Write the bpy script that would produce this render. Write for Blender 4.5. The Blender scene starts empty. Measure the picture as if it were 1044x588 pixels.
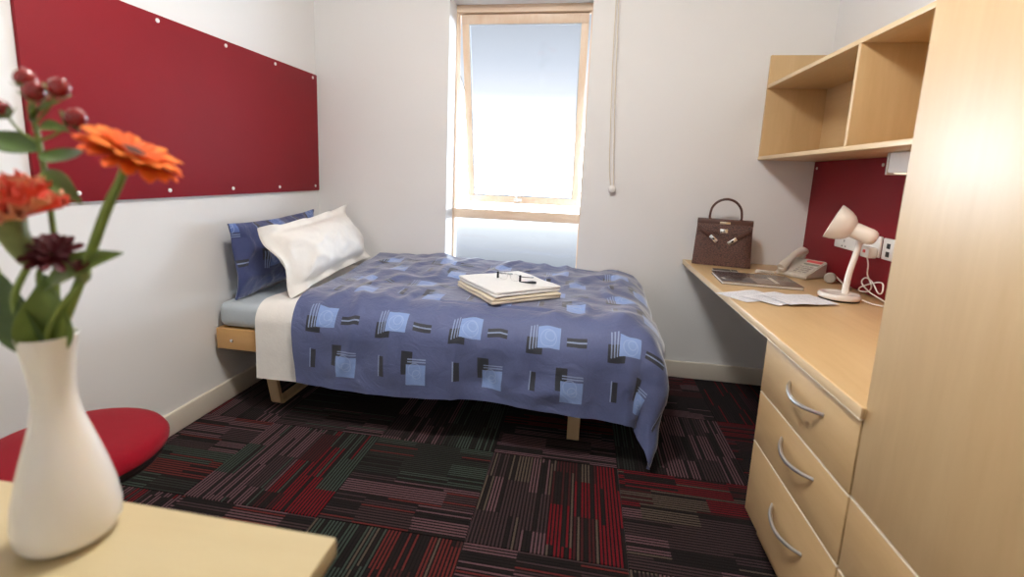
import bpy, bmesh, math, random
from mathutils import Vector, Matrix, noise

scene = bpy.context.scene
COL = scene.collection
PI = math.pi
R = math.radians

# ------------------------------------------------------------------ camera
cam_d = bpy.data.cameras.new('camera')
cam = bpy.data.objects.new('camera', cam_d)
COL.objects.link(cam)
FPX, W_, H_ = 487.483, 1044.0, 588.0
YAW, PITCH, ROLL = -.16234664, -.16358934, .03908237
fwd = Vector((math.sin(YAW)*math.cos(PITCH), math.cos(YAW)*math.cos(PITCH), math.sin(PITCH)))
rgt = Vector((math.cos(YAW), -math.sin(YAW), 0)); upv = rgt.cross(fwd)
c_, s_ = math.cos(ROLL), math.sin(ROLL)
r2 = c_*rgt + s_*upv; u2 = -s_*rgt + c_*upv
cam.matrix_world = Matrix(((r2.x, u2.x, -fwd.x, 1.64743843), (r2.y, u2.y, -fwd.y, -2.80467395),
                           (r2.z, u2.z, -fwd.z, 1.13554842), (0, 0, 0, 1)))
cam_d.sensor_fit = 'HORIZONTAL'; cam_d.sensor_width = 36
cam_d.lens = FPX/W_*36
cam_d.shift_x = 10.3632/W_; cam_d.shift_y = -36.0398/W_
cam_d.clip_start = .02
cam_d.dof.use_dof = True; cam_d.dof.focus_distance = 2.3; cam_d.dof.aperture_fstop = 2.5
scene.camera = cam

# ------------------------------------------------------------------ world: hazy daylight
world = bpy.data.worlds.new('sky'); scene.world = world; world.use_nodes = True
nt = world.node_tree; nt.nodes.clear()
wo = nt.nodes.new('ShaderNodeOutputWorld'); bg = nt.nodes.new('ShaderNodeBackground')
tc = nt.nodes.new('ShaderNodeTexCoord'); sx = nt.nodes.new('ShaderNodeSeparateXYZ')
mr = nt.nodes.new('ShaderNodeMapRange'); mr.inputs['From Min'].default_value = -.5; mr.inputs['From Max'].default_value = .5
cr = nt.nodes.new('ShaderNodeValToRGB')
nt.links.new(tc.outputs['Generated'], sx.inputs[0]); nt.links.new(sx.outputs['Z'], mr.inputs['Value'])
nt.links.new(mr.outputs[0], cr.inputs[0]); nt.links.new(cr.outputs[0], bg.inputs['Color']); nt.links.new(bg.outputs[0], wo.inputs[0])
el = cr.color_ramp.elements
stops = [(0.0, (0.0063, 0.0063, 0.0063)), (.28, (0.0099, 0.0101, 0.0108)), (.315, (0.0134, 0.0144, 0.0161)), (.35, (0.0193, 0.0204, 0.0224)), (.385, (0.0287, 0.0305, 0.0323)), (.41, (0.0538, 0.0582, 0.0627)), (.45, (.76, .88, 1.0)),
         (.57, (.76, .88, 1.0)), (.61, (0.0538, 0.0564, 0.0609)), (.66, (0.0296, 0.0309, 0.0336)), (.72, (0.0224, 0.0240, 0.0269)), (.79, (0.0164, 0.0176, 0.0197)), (1.0, (0.0121, 0.0139, 0.0179))]
while len(el) > 1: el.remove(el[-1])
el[0].position = stops[0][0]; el[0].color = stops[0][1] + (1,)
for p, c in stops[1:]:
    e = el.new(p); e.color = c + (1,)
bg.inputs['Strength'].default_value = 30.0

# ------------------------------------------------------------------ exposure
vs = scene.view_settings
scene.display_settings.display_device = 'sRGB'
vs.view_transform = 'Standard'; vs.look = 'None'; vs.gamma = 1.0; vs.use_curve_mapping = False
vs.exposure = 0.2
CEIL_W, STRIP_W = 51.0, .6     # watts of the two lamps

# ------------------------------------------------------------------ material helpers
def lin(r, g, b):
    f = lambda v: (v/255/12.92) if v/255 <= .04045 else ((v/255+.055)/1.055)**2.4
    return (f(r), f(g), f(b))

MATS = {}
class NB:
    """small node-tree builder"""
    def __init__(s, name):
        s.m = bpy.data.materials.new(name); s.m.use_nodes = True
        s.t = s.m.node_tree; s.t.nodes.clear()
        s.out = s.n('ShaderNodeOutputMaterial'); s.p = s.n('ShaderNodeBsdfPrincipled')
        s.t.links.new(s.p.outputs[0], s.out.inputs[0])
    def n(s, k, **kw):
        x = s.t.nodes.new(k)
        for a, v in kw.items(): setattr(x, a, v)
        return x
    def l(s, a, b): s.t.links.new(a, b)
    def val(s, sock, v):
        if hasattr(v, 'is_output') or hasattr(v, 'links'): s.l(v, sock)
        else: sock.default_value = v
    def math(s, op, a, b=None, c=None, clamp=False):
        x = s.n('ShaderNodeMath', operation=op); x.use_clamp = clamp
        s.val(x.inputs[0], a)
        if b is not None: s.val(x.inputs[1], b)
        if c is not None: s.val(x.inputs[2], c)
        return x.outputs[0]
    def mix(s, f, a, b):
        x = s.n('ShaderNodeMix', data_type='RGBA')
        s.val(x.inputs['Factor'], f)
        for k, v in (('A', a), ('B', b)):
            sock = [i for i in x.inputs if i.name == k and i.type == 'RGBA'][0]
            if isinstance(v, tuple): sock.default_value = v[:3] + (1,)
            else: s.l(v, sock)
        return [o for o in x.outputs if o.type == 'RGBA'][0]
    def noise(s, scale, detail=3, vec=None, rough=.5):
        x = s.n('ShaderNodeTexNoise'); x.inputs['Scale'].default_value = scale
        x.inputs['Detail'].default_value = detail; x.inputs['Roughness'].default_value = rough
        if vec is not None: s.l(vec, x.inputs['Vector'])
        return x
    def coord(s, which='Object', scale=(1, 1, 1)):
        t = s.n('ShaderNodeTexCoord'); m = s.n('ShaderNodeMapping'); m.inputs['Scale'].default_value = scale
        s.l(t.outputs[which], m.inputs[0]); return m.outputs[0]
    def bump(s, h, strength=.2, dist=.01):
        b = s.n('ShaderNodeBump'); b.inputs['Strength'].default_value = strength; b.inputs['Distance'].default_value = dist
        s.l(h, b.inputs['Height']); s.l(b.outputs[0], s.p.inputs['Normal'])
    def set(s, **k):
        for a, v in k.items():
            s.val(s.p.inputs[a.replace('_', ' ')], v if not (isinstance(v, tuple) and len(v) == 3) else v + (1,))

def mat(name, col, rough=.5, metal=0., var=.06, vscale=20, bump=0., bscale=200, spec=.5, sheen=0., coat=0., trans=0.):
    if name in MATS: return MATS[name]
    b = NB(name); co = b.coord()
    nz = b.noise(vscale, 3, co)
    dk = tuple(c*(1-var*2) for c in col); lt = tuple(min(1, c*(1+var)) for c in col)
    b.l(b.mix(nz.outputs[0], dk, lt), b.p.inputs['Base Color'])
    b.set(Roughness=rough, Metallic=metal)
    b.p.inputs['Specular IOR Level'].default_value = spec
    b.p.inputs['Sheen Weight'].default_value = sheen
    b.p.inputs['Coat Weight'].default_value = coat
    if trans:
        b.p.inputs['Subsurface Weight'].default_value = trans
        b.p.inputs['Subsurface Radius'].default_value = (.01, .008, .004)
    if bump: b.bump(b.noise(bscale, 2, co).outputs[0], bump, .004)
    MATS[name] = b.m; return b.m

def wood(name, base, dark, scale, rough=.38, amt=.5):
    """pale laminate, grain stretched along the axis with the small scale"""
    if name in MATS: return MATS[name]
    b = NB(name); co = b.coord('Object', scale)
    big = b.noise(1.0, 4, co, .6); fine = b.noise(6.0, 5, co, .7)
    big.inputs['Distortion'].default_value = .6
    f = b.math('MULTIPLY_ADD', fine.outputs[0], .45, b.math('MULTIPLY', big.outputs[0], .75))
    f2 = b.n('ShaderNodeMapRange'); f2.inputs['From Min'].default_value = .35; f2.inputs['From Max'].default_value = .85
    b.l(f, f2.inputs['Value'])
    b.l(b.mix(b.math('MULTIPLY', f2.outputs[0], amt), base, dark), b.p.inputs['Base Color'])
    b.set(Roughness=rough); b.bump(fine.outputs[0], .04, .002)
    MATS[name] = b.m; return b.m

MAPLE, MAPLE_D = lin(217, 185, 138), lin(186, 147, 98)
WOOD_Z = wood('maple_laminate_vertical_grain', MAPLE, MAPLE_D, (9, 9, 1.1))
WOOD_Y = wood('maple_laminate_long_grain', MAPLE, MAPLE_D, (9, 1.1, 9))
WOOD_X = wood('maple_laminate_cross_grain', MAPLE, MAPLE_D, (1.1, 9, 9))
EDGE = wood('maple_edge_banding', lin(232, 204, 162), lin(214, 176, 124), (6, 2, 6), .3, .3)
EDGE_HILITE = mat('painted_edge_highlight', lin(244, 232, 210), .22, var=.01)  # near-white colour standing in for window light caught on the edges
TABLE = wood('pale_table_laminate', lin(196, 180, 142), lin(178, 156, 116), (1.2, 8, 8), .3, .45)
PINE = wood('pine_window_timber', lin(240, 220, 198), lin(222, 184, 146), (14, 14, 2), .45, .7)
PINE_X = wood('pine_window_timber_cross', lin(240, 220, 198), lin(222, 184, 146), (2, 14, 14), .45, .7)
BEDWOOD = wood('beech_bed_rail', lin(222, 176, 116), lin(196, 144, 84), (2, 12, 12), .4, .5)
LEGWOOD = wood('beech_bed_leg', lin(224, 200, 162), lin(202, 170, 126), (10, 10, 2), .4, .5)
WALL = mat('cream_wall_paint', lin(236, 235, 234), .75, var=.012, vscale=3, bump=.05, bscale=260, spec=.25)
CEILM = mat('white_ceiling_paint', lin(240, 238, 233), .85, var=.01)
SKIRT = mat('cream_gloss_paint', lin(226, 217, 203), .35, var=.012)
REVEAL = mat('white_reveal_paint', lin(243, 243, 243), .6, var=.01)
WHITE_PL = mat('white_plastic', lin(240, 238, 234), .3, var=.02)
GREY_PL = mat('warm_grey_plastic', lin(205, 196, 184), .4, var=.03)
GREY_PL2 = mat('mid_grey_plastic', lin(168, 160, 150), .45, var=.03)
BLACK_PL = mat('black_plastic', lin(24, 23, 24), .4, var=.1)
STEEL = mat('satin_steel', (.62, .61, .60), .28, 1.0, var=.05)
CHROME = mat('bright_steel', (.82, .81, .78), .15, 1.0, var=.03)
REDFELT = mat('wine_red_felt', lin(136, 8, 26), .58, var=.09, vscale=2.2, bump=.25, bscale=500, spec=.3, sheen=.0)
REDSEAT = mat('crimson_wool_upholstery', lin(142, 8, 30), .9, var=.10, vscale=60, bump=.4, bscale=700, spec=.15, sheen=.08)

# ------------------------------------------------------------------ object helpers
def finish(name, bm, m, angle=38, smooth=True):
    bmesh.ops.recalc_face_normals(bm, faces=bm.faces)
    me = bpy.data.meshes.new(name); bm.to_mesh(me); bm.free()
    if smooth:
        me.shade_smooth(); me.set_sharp_from_angle(angle=R(angle))
    for k in (m if isinstance(m, (list, tuple)) else [m]): me.materials.append(k)
    return me

def tag(o, label=None, cat=None, group=None, kind=None):
    if label: o['label'] = label
    if cat: o['category'] = cat
    if group: o['group'] = group
    if kind: o['kind'] = kind
    return o

def thing(name, label, cat, loc=(0, 0, 0), rz=0, group=None, kind=None, mtx=None):
    o = bpy.data.objects.new(name, None); COL.objects.link(o)
    o.empty_display_size = .05
    o.matrix_world = mtx if mtx is not None else Matrix.Translation(loc) @ Matrix.Rotation(rz, 4, 'Z')
    WM[o.name] = o.matrix_world.copy()
    return tag(o, label, cat, group, kind)
WM = {}

def part(name, bm, m, parent, local=False, angle=38, label=None, smooth=True):
    """mesh child; bm is in world coordinates unless local"""
    inv = WM[parent.name].inverted()
    if not local: bmesh.ops.transform(bm, matrix=inv, verts=bm.verts)
    o = bpy.data.objects.new(name, finish(name, bm, m, angle, smooth)); COL.objects.link(o)
    o.parent = parent; WM[o.name] = WM[parent.name]
    if label: o['label'] = label
    return o

def solo(name, bm, m, label, cat, group=None, kind=None, angle=38, origin=None, smooth=True):
    """a thing that is one mesh; origin at the middle of its base"""
    vs_ = [v.co for v in bm.verts]
    if origin is None:
        lo = [min(v[i] for v in vs_) for i in range(3)]; hi = [max(v[i] for v in vs_) for i in range(3)]
        origin = ((lo[0]+hi[0])/2, (lo[1]+hi[1])/2, lo[2])
    mt = Matrix.Translation(origin)
    bmesh.ops.transform(bm, matrix=mt.inverted(), verts=bm.verts)
    o = bpy.data.objects.new(name, finish(name, bm, m, angle, smooth)); COL.objects.link(o)
    o.matrix_world = mt; WM[o.name] = mt
    return tag(o, label, cat, group, kind)

def B(): return bmesh.new()

def box(bm, x0, x1, y0, y1, z0, z1, bev=0.0, seg=2, mtx=None):
    r = bmesh.ops.create_cube(bm, size=1.0)
    vs_ = r['verts']
    for v in vs_:
        v.co = Vector((x0+(v.co.x+.5)*(x1-x0), y0+(v.co.y+.5)*(y1-y0), z0+(v.co.z+.5)*(z1-z0)))
    if bev > 0:
        es = list({e for v in vs_ for e in v.link_edges})
        rr = bmesh.ops.bevel(bm, geom=es, offset=bev, segments=seg, profile=.5, affect='EDGES', clamp_overlap=True)
        vs_ = list({v for v in rr['verts']} | {v for v in vs_ if v.is_valid})
    if mtx is not None: bmesh.ops.transform(bm, matrix=mtx, verts=vs_)
    return vs_

def bbox(*a, **k):
    bm = B(); box(bm, *a, **k); return bm

def catmull(pts, n=8):
    pts = [Vector(p) for p in pts]
    if len(pts) < 3: return pts
    P = [pts[0]*2-pts[1]] + pts + [pts[-1]*2-pts[-2]]
    out = []
    for i in range(1, len(P)-2):
        a, b, c, d = P[i-1:i+3]
        for k in range(n):
            t = k/n
            out.append(.5*((2*b)+(c-a)*t+(2*a-5*b+4*c-d)*t*t+(3*b-a-3*c+d)*t**3))
    out.append(pts[-1]); return out

def tube(bm, pts, r, seg=8, n=6, caps=True, smooth=True):
    """r: radius, or a list of radii along the path"""
    path = catmull(pts, n) if smooth else [Vector(p) for p in pts]
    N = len(path); rings = []; prev = None
    for i, p in enumerate(path):
        t = (path[min(i+1, N-1)]-path[max(i-1, 0)]).normalized()
        if prev is None:
            a = Vector((0, 0, 1)) if abs(t.z) < .9 else Vector((1, 0, 0))
            u = t.cross(a).normalized()
        else:
            u = (prev - t*prev.dot(t)).normalized()
        prev = u; w = t.cross(u)
        if isinstance(r, (list, tuple)):
            f = i/(N-1)*(len(r)-1); k = min(int(f), len(r)-2); rr = r[k]+(r[k+1]-r[k])*(f-k)
        else: rr = r
        rings.append([bm.verts.new(p+u*rr*math.cos(2*PI*j/seg)+w*rr*math.sin(2*PI*j/seg)) for j in range(seg)])
    for a, b in zip(rings, rings[1:]):
        for j in range(seg): bm.faces.new((a[j], a[(j+1) % seg], b[(j+1) % seg], b[j]))
    if caps:
        bm.faces.new(rings[0][::-1]); bm.faces.new(rings[-1])
    return bm

def lathe(bm, prof, seg=40, mtx=None):
    """profile of (r, z); r == 0 makes a pole"""
    rings = []
    for r, z in prof:
        if r <= 1e-6: rings.append([bm.verts.new((0, 0, z))])
        else: rings.append([bm.verts.new((r*math.cos(2*PI*j/seg), r*math.sin(2*PI*j/seg), z)) for j in range(seg)])
    for a, b in zip(rings, rings[1:]):
        if len(a) == 1 and len(b) == 1: continue
        for j in range(seg):
            k = (j+1) % seg
            if len(a) == 1: bm.faces.new((a[0], b[j], b[k]))
            elif len(b) == 1: bm.faces.new((a[j], a[k], b[0]))
            else: bm.faces.new((a[j], a[k], b[k], b[j]))
    if mtx is not None: bmesh.ops.transform(bm, matrix=mtx, verts=[v for r in rings for v in r])
    return bm

def prism(bm, poly, h, mtx=None, z0=0):
    """polygon in xy extruded from z0 to z0+h"""
    a = [bm.verts.new((x, y, z0)) for x, y in poly]; b = [bm.verts.new((x, y, z0+h)) for x, y in poly]
    n = len(poly); bm.faces.new(a[::-1]); bm.faces.new(b)
    for i in range(n): bm.faces.new((a[i], a[(i+1) % n], b[(i+1) % n], b[i]))
    if mtx is not None: bmesh.ops.transform(bm, matrix=mtx, verts=a+b)
    return bm

def sheetgrid(bm, fn, nu, nv, thick=0.0, uvfn=None):
    """fn(u,v in 0..1) -> Vector; closed slab when thick > 0 (offset against the normal)"""
    g = [[Vector(fn(i/nu, j/nv)) for j in range(nv+1)] for i in range(nu+1)]
    V = [[bm.verts.new(p) for p in row] for row in g]
    uvl = bm.loops.layers.uv.verify() if uvfn else None
    def face(vs_, ij):
        f = bm.faces.new(vs_)
        if uvl:
            for l, (i, j) in zip(f.loops, ij): l[uvl].uv = uvfn(i/nu, j/nv)
        return f
    def nrm(i, j):
        a = g[min(i+1, nu)][j]-g[max(i-1, 0)][j]; b = g[i][min(j+1, nv)]-g[i][max(j-1, 0)]
        c = a.cross(b); return c.normalized() if c.length > 1e-12 else Vector((0, 0, 1))
    for i in range(nu):
        for j in range(nv):
            ij = [(i, j), (i+1, j), (i+1, j+1), (i, j+1)]
            face([V[a][b] for a, b in ij], ij)
    if thick > 0:
        U = [[bm.verts.new(g[i][j]-nrm(i, j)*thick) for j in range(nv+1)] for i in range(nu+1)]
        for i in range(nu):
            for j in range(nv):
                ij = [(i, j), (i, j+1), (i+1, j+1), (i+1, j)]
                face([U[a][b] for a, b in ij], ij)
        rim = [(i, 0) for i in range(nu)]+[(nu, j) for j in range(nv)]+[(i, nv) for i in range(nu, 0, -1)]+[(0, j) for j in range(nv, 0, -1)]
        for k in range(len(rim)):
            p, q = rim[k], rim[(k+1) % len(rim)]
            face([V[p[0]][p[1]], U[p[0]][p[1]], U[q[0]][q[1]], V[q[0]][q[1]]], [p, p, q, q])
    return bm

def copies(first, spots, labels=None):
    """copies of a one-mesh part or thing at further offsets, sharing mesh data"""
    out = []
    for i, p in enumerate(spots):
        o = first.copy(); COL.objects.link(o); o.parent = first.parent
        o.location = first.location + Vector(p); out.append(o)
    return out

def frame_m(origin, xdir, ydir):
    x = Vector(xdir).normalized(); y = Vector(ydir); y = (y-x*y.dot(x)).normalized(); z = x.cross(y)
    o = Vector(origin)
    return Matrix(((x.x, y.x, z.x, o.x), (x.y, y.y, z.y, o.y), (x.z, y.z, z.z, o.z), (0, 0, 0, 1)))

def zalign(origin, zdir, xhint=(1, 0, 0)):
    z = Vector(zdir).normalized(); x = Vector(xhint) if abs(z.dot(Vector(xhint))) < .95 else Vector((0, 1, 0)); x = (x-z*x.dot(z)).normalized(); y = z.cross(x); o = Vector(origin)
    return Matrix(((x.x, y.x, z.x, o.x), (x.y, y.y, z.y, o.y), (x.z, y.z, z.z, o.z), (0, 0, 0, 1)))

# ================================================================== THE ROOM
XR, YF, ZC = 2.85, -3.75, 2.45           # right wall, wall behind the camera, ceiling
WX0, WX1, WZ0, WZ1 = .835, 1.637, .30, 2.118   # window opening
T = .26                                   # back wall thickness

fl = solo('floor', bbox(-.1, XR+.1, YF-.1, .0, -.1, -.008), mat('dark_underlay', (.01, .01, .01), .9),
          'dark carpet-tiled floor of the bedroom', 'floor', kind='structure')
solo('ceiling', bbox(-.1, XR+.1, YF-.1, T, ZC, ZC+.1), CEILM, 'plain white ceiling above the bedroom', 'ceiling', kind='structure')
solo('wall_left', bbox(-.12, 0, YF-.1, T, 0, ZC), WALL, 'cream painted wall behind the bed head and red board', 'wall', kind='structure')
solo('wall_right', bbox(XR, XR+.12, YF-.1, T, 0, ZC), WALL, 'cream painted wall behind the desk and wardrobe', 'wall', kind='structure')
solo('wall_front', bbox(0, XR, YF-.12, YF, 0, ZC), WALL, 'cream painted wall on the near side of the bedroom', 'wall', kind='structure')
bm = B()
ring_o = [(0, 0), (XR, 0), (XR, ZC), (0, ZC)]; ring_i = [(WX0, WZ0), (WX1, WZ0), (WX1, WZ1), (WX0, WZ1)]
def vring(y, pts): return [bm.verts.new((x, y, z)) for x, z in pts]
o0, i0, o1, i1 = vring(0, ring_o), vring(0, ring_i), vring(T, ring_o), vring(T, ring_i)
rev = []
for k in range(4):
    n = (k+1) % 4
    bm.faces.new((o0[k], o0[n], i0[n], i0[k])); bm.faces.new((o1[k], i1[k], i1[n], o1[n]))
    rev.append(bm.faces.new((i0[k], i0[n], i1[n], i1[k]))); bm.faces.new((o0[k], o1[k], o1[n], o0[n]))
for f in rev: f.material_index = 1
solo('wall_back', bm, [WALL, REVEAL], 'cream painted wall with the tall window opening', 'wall', kind='structure', smooth=False)

def skirting(name, x0, x1, y0, y1, label, top):
    bm = B()
    # board with a small rounded nose along its upper inner edge
    box(bm, x0, x1, y0, y1, 0, .1, .006, 3)
    return solo(name, bm, SKIRT, label, 'baseboard', kind='structure')
skirting('baseboard_left', 0, .016, YF, -.016, 'cream skirting board along the wall by the bed head', 0)
skirting('baseboard_back', 0, XR, -.016, 0, 'cream skirting board below the window wall', 0)
skirting('baseboard_right', XR-.016, XR, -1.27, -.016, 'cream skirting board in the shade under the desk', 0)

# ---- carpet tiles (0.5 m, quarter-turned)
b = NB('striped_carpet')
def oattr(nm):
    x = b.n('ShaderNodeAttribute'); x.attribute_type = 'OBJECT'; x.attribute_name = nm; return x
uv = b.n('ShaderNodeTexCoord'); sep = b.n('ShaderNodeSeparateXYZ'); b.l(uv.outputs['UV'], sep.inputs[0])
U, V = sep.outputs['X'], sep.outputs['Y']
seed = oattr('seed').outputs['Fac']
NS = 42.0
un = b.math('MULTIPLY', U, NS); idx = b.math('FLOOR', un); fr = b.math('FRACT', un)
def wn(x, y, z):
    c = b.n('ShaderNodeCombineXYZ'); b.val(c.inputs[0], x); b.val(c.inputs[1], y); b.val(c.inputs[2], z)
    w = b.n('ShaderNodeTexWhiteNoise'); w.noise_dimensions = '3D'; b.l(c.outputs[0], w.inputs['Vector']); return w.outputs['Value']
cu = b.math('FLOOR', b.math('MULTIPLY', b.math('ADD', idx, b.math('MULTIPLY', wn(3.3, 1.7, seed), 4.0)), 1/7.0))
vshift = wn(cu, 9.1, seed)
cv = b.math('FLOOR', b.math('ADD', b.math('MULTIPLY', V, 2.6), b.math('MULTIPLY', vshift, 2.0)))
blk = wn(cu, cv, seed)
st = wn(idx, cv, b.math('ADD', seed, 37.0))
side = b.math('GREATER_THAN', U, oattr('split').outputs['Fac'])
colA, colB, colC = oattr('col_a').outputs['Color'], oattr('col_b').outputs['Color'], oattr('col_c').outputs['Color']
main = b.mix(side, colA, colB)
c1 = b.mix(b.math('LESS_THAN', blk, .10), main, colC)
c1 = b.mix(b.math('MULTIPLY', b.math('GREATER_THAN', blk, .68), .72), c1, (.020, .015, .015))
c1 = b.mix(b.math('LESS_THAN', st, .10), c1, colC)
c1 = b.mix(b.math('GREATER_THAN', st, .80), c1, (.016, .012, .012))
fuzz = b.noise(420, 2, uv.outputs['Object'])
frj = b.math('ADD', fr, b.math('MULTIPLY', b.math('SUBTRACT', fuzz.outputs[0], .5), .35))
line = b.math('LESS_THAN', b.math('ABSOLUTE', b.math('SUBTRACT', frj, .5)), .26)
colr = b.mix(line, (.010, .008, .008), c1)
spk = b.math('MULTIPLY_ADD', fuzz.outputs[0], 1.1, .28)
vm = b.n('ShaderNodeVectorMath', operation='SCALE'); b.l(colr, vm.inputs[0]); b.l(spk, vm.inputs['Scale'])
b.l(vm.outputs[0], b.p.inputs['Base Color'])
b.set(Roughness=.95); b.p.inputs['Specular IOR Level'].default_value = .1; b.p.inputs['Sheen Weight'].default_value = .04
hgt = b.math('MULTIPLY_ADD', fuzz.outputs[0], .6, b.math('MULTIPLY', line, .5))
b.bump(hgt, .5, .003)
CARPET = b.m

bm = B(); box(bm, -.2493, .2493, -.2493, .2493, -.008, 0, .0015, 1)
uvl = bm.loops.layers.uv.verify()
for f in bm.faces:
    for l in f.loops: l[uvl].uv = (l.vert.co.x/.5+.5, l.vert.co.y/.5+.5)
tile_me = finish('carpet_tile', bm, CARPET)
MAUVE, RED, GREEN = lin(106, 78, 84), lin(112, 20, 30), lin(62, 74, 66)
DARK, TAN, RUST, PLUM = lin(44, 34, 36), lin(92, 80, 70), lin(104, 42, 40), lin(80, 48, 56)
TX0, TY0 = .3522, -1.5088
# (i, j): colour on one half, colour on other half, accent, split
tiles = {(0, 0): (MAUVE, RED, GREEN, .52), (1, 0): (MAUVE, GREEN, RUST, .5), (2, 0): (MAUVE, RED, TAN, .5), (3, 0): (MAUVE, RED, TAN, .55),
         (3, 1): (GREEN, MAUVE, DARK, .35), (2, 1): (MAUVE, RED, DARK, .5), (1, 1): (MAUVE, GREEN, DARK, .55), (0, 1): (MAUVE, DARK, GREEN, .35),
         (-1, 0): (GREEN, MAUVE, RUST, .5), (-1, 1): (RED, MAUVE, DARK, .35), (0, -1): (PLUM, MAUVE, RUST, .5), (1, -1): (GREEN, RUST, TAN, .5),
         (2, -1): (GREEN, MAUVE, RUST, .5), (3, -1): (MAUVE, RUST, TAN, .4), (3, 2): (DARK, RED, MAUVE, .45), (4, 1): (DARK, PLUM, RED, .5), (4, 2): (PLUM, RED, DARK, .6),
         (4, 0): (GREEN, MAUVE, RED, .5), (-1, -1): (PLUM, MAUVE, RED, .5), (4, 2): (DARK, PLUM, RED, .4), (2, 2): (RED, DARK, MAUVE, .5)}
rng = random.Random(5)
PAL = [MAUVE, RED, GREEN, DARK, PLUM, RUST]
for i in range(-1, 6):
    for j in range(-5, 4):
        x0, x1 = max(.0, TX0+.5*i), min(XR, TX0+.5*i+.5); y0, y1 = max(YF, TY0+.5*j), min(0, TY0+.5*j+.5)
        if x1-x0 < .02 or y1-y0 < .02: continue
        full = x1-x0 > .499 and y1-y0 > .499
        cx, cy = TX0+.5*i+.25, TY0+.5*j+.25
        alongY = (i+j) % 2 == 0
        if full: me = tile_me
        else:
            bm = B(); box(bm, x0-cx+.0007, x1-cx-.0007, y0-cy+.0007, y1-cy-.0007, -.008, 0, .0015, 1)
            if not alongY: bmesh.ops.rotate(bm, verts=bm.verts, matrix=Matrix.Rotation(-PI/2, 3, 'Z'))
            uvl = bm.loops.layers.uv.verify()
            for f in bm.faces:
                for l in f.loops: l[uvl].uv = (l.vert.co.x/.5+.5, l.vert.co.y/.5+.5)
            me = finish('carpet_tile', bm, CARPET)
        o = bpy.data.objects.new('carpet_tile', me); COL.objects.link(o); o.parent = fl
        o.location = Vector((cx, cy, 0)) - fl.location
        if not alongY: o.rotation_euler.z = PI/2
        a, bb, cc, sp = tiles.get((i, j)) or (rng.choice(PAL), rng.choice(PAL), rng.choice(PAL), .5)
        o['col_a'], o['col_b'], o['col_c'] = list(a), list(bb), list(cc)
        o['seed'] = float((i*7+j*13) % 41)+.37; o['split'] = sp

# ---- window
win = thing('window_1', 'tall narrow timber window with its upper sash pushed open', 'window', (1.236, .15, WZ0), kind='structure')
g = NB('window_glass')
tr = g.n('ShaderNodeBsdfTransparent'); gl = g.n('ShaderNodeBsdfGlossy'); gl.inputs['Roughness'].default_value = .05
tr.inputs['Color'].default_value = (.97, .985, 1, 1)
mx = g.n('ShaderNodeMixShader'); mx.inputs[0].default_value = .04
g.l(tr.outputs[0], mx.inputs[1]); g.l(gl.outputs[0], mx.inputs[2]); g.l(mx.outputs[0], g.out.inputs[0])
GLASS = g.m
FY0, FY1 = .15, .215
part('head_rail', bbox(WX0, WX1, FY0, FY1, 2.075, WZ1, .003), PINE_X, win)
part('jamb', bbox(WX0, WX0+.012, FY0, FY1, WZ0, 2.075, .002), PINE, win)
part('jamb', bbox(WX1-.008, WX1, FY0, FY1, WZ0, 2.075, .002), PINE, win)
part('crossbar', bbox(WX0+.012, WX1-.008, FY0-.004, FY1, .853, .909, .003), PINE_X, win)
part('bottom_rail', bbox(WX0+.012, WX1-.008, FY0, FY1, WZ0, WZ0+.05, .003), PINE_X, win)
part('pane', bbox(WX0+.012, WX1-.008, .178, .184, WZ0+.05, .853), GLASS, win)
# open sash hung from its top edge, foot swung out ~0.3 m
SW, SH = .755, 1.135
sx0 = .862
hinge = Vector((sx0, FY0+.012, 2.066)); foot = Vector((sx0, .46, .938))
dn = (foot-hinge).normalized()
SM = frame_m(hinge, (1, 0, 0), -dn)      # local x right, y up the sash, z towards the room
sl = (foot-hinge).length
sash = part('sash', (lambda bm: (box(bm, 0, SW, -.052, 0, -.042, 0, .003, mtx=SM), box(bm, 0, SW, -sl, -sl+.050, -.042, 0, .003, mtx=SM),
      box(bm, 0, .042, -sl+.050, -.052, -.042, 0, .003, mtx=SM), box(bm, SW-.042, SW, -sl+.050, -.052, -.042, 0, .003, mtx=SM), bm)[-1])(B()), PINE, win)
bm = B(); box(bm, .042, SW-.042, -sl+.050, -.052, -.024, -.018, mtx=SM); part('pane', bm, GLASS, sash)
bm = B()
for a in ((.042, .048, -sl+.050, -.052), (SW-.048, SW-.042, -sl+.050, -.052), (.048, SW-.048, -.058, -.052), (.048, SW-.048, -sl+.050, -sl+.056)):
    box(bm, a[0], a[1], a[2], a[3], -.018, -.006, mtx=SM)
part('glazing_bead', bm, mat('grey_glazing_gasket', lin(196, 204, 214), .5), sash)
hm = SM @ Matrix.Translation((SW/2-.03, -sl+.03, 0))
bm = B(); box(bm, -.028, .028, -.011, .011, 0, .008, .003, mtx=hm)
tube(bm, [hm @ Vector(p) for p in ((0, 0, .006), (0, 0, .03), (-.004, .03, .036), (-.010, .095, .034))], [.006, .007, .006, .005], 8)
part('handle', bm, WHITE_PL, sash)
bm = B(); box(bm, .004, .018, -.5, -.02, -.03, -.02, .001, mtx=SM)
tube(bm, [Vector((WX0+.022, .19, 1.72)), SM @ Vector((.0, -.45, -.025))], .004, 6)
part('stay_arm', bm, STEEL, win)

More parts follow.
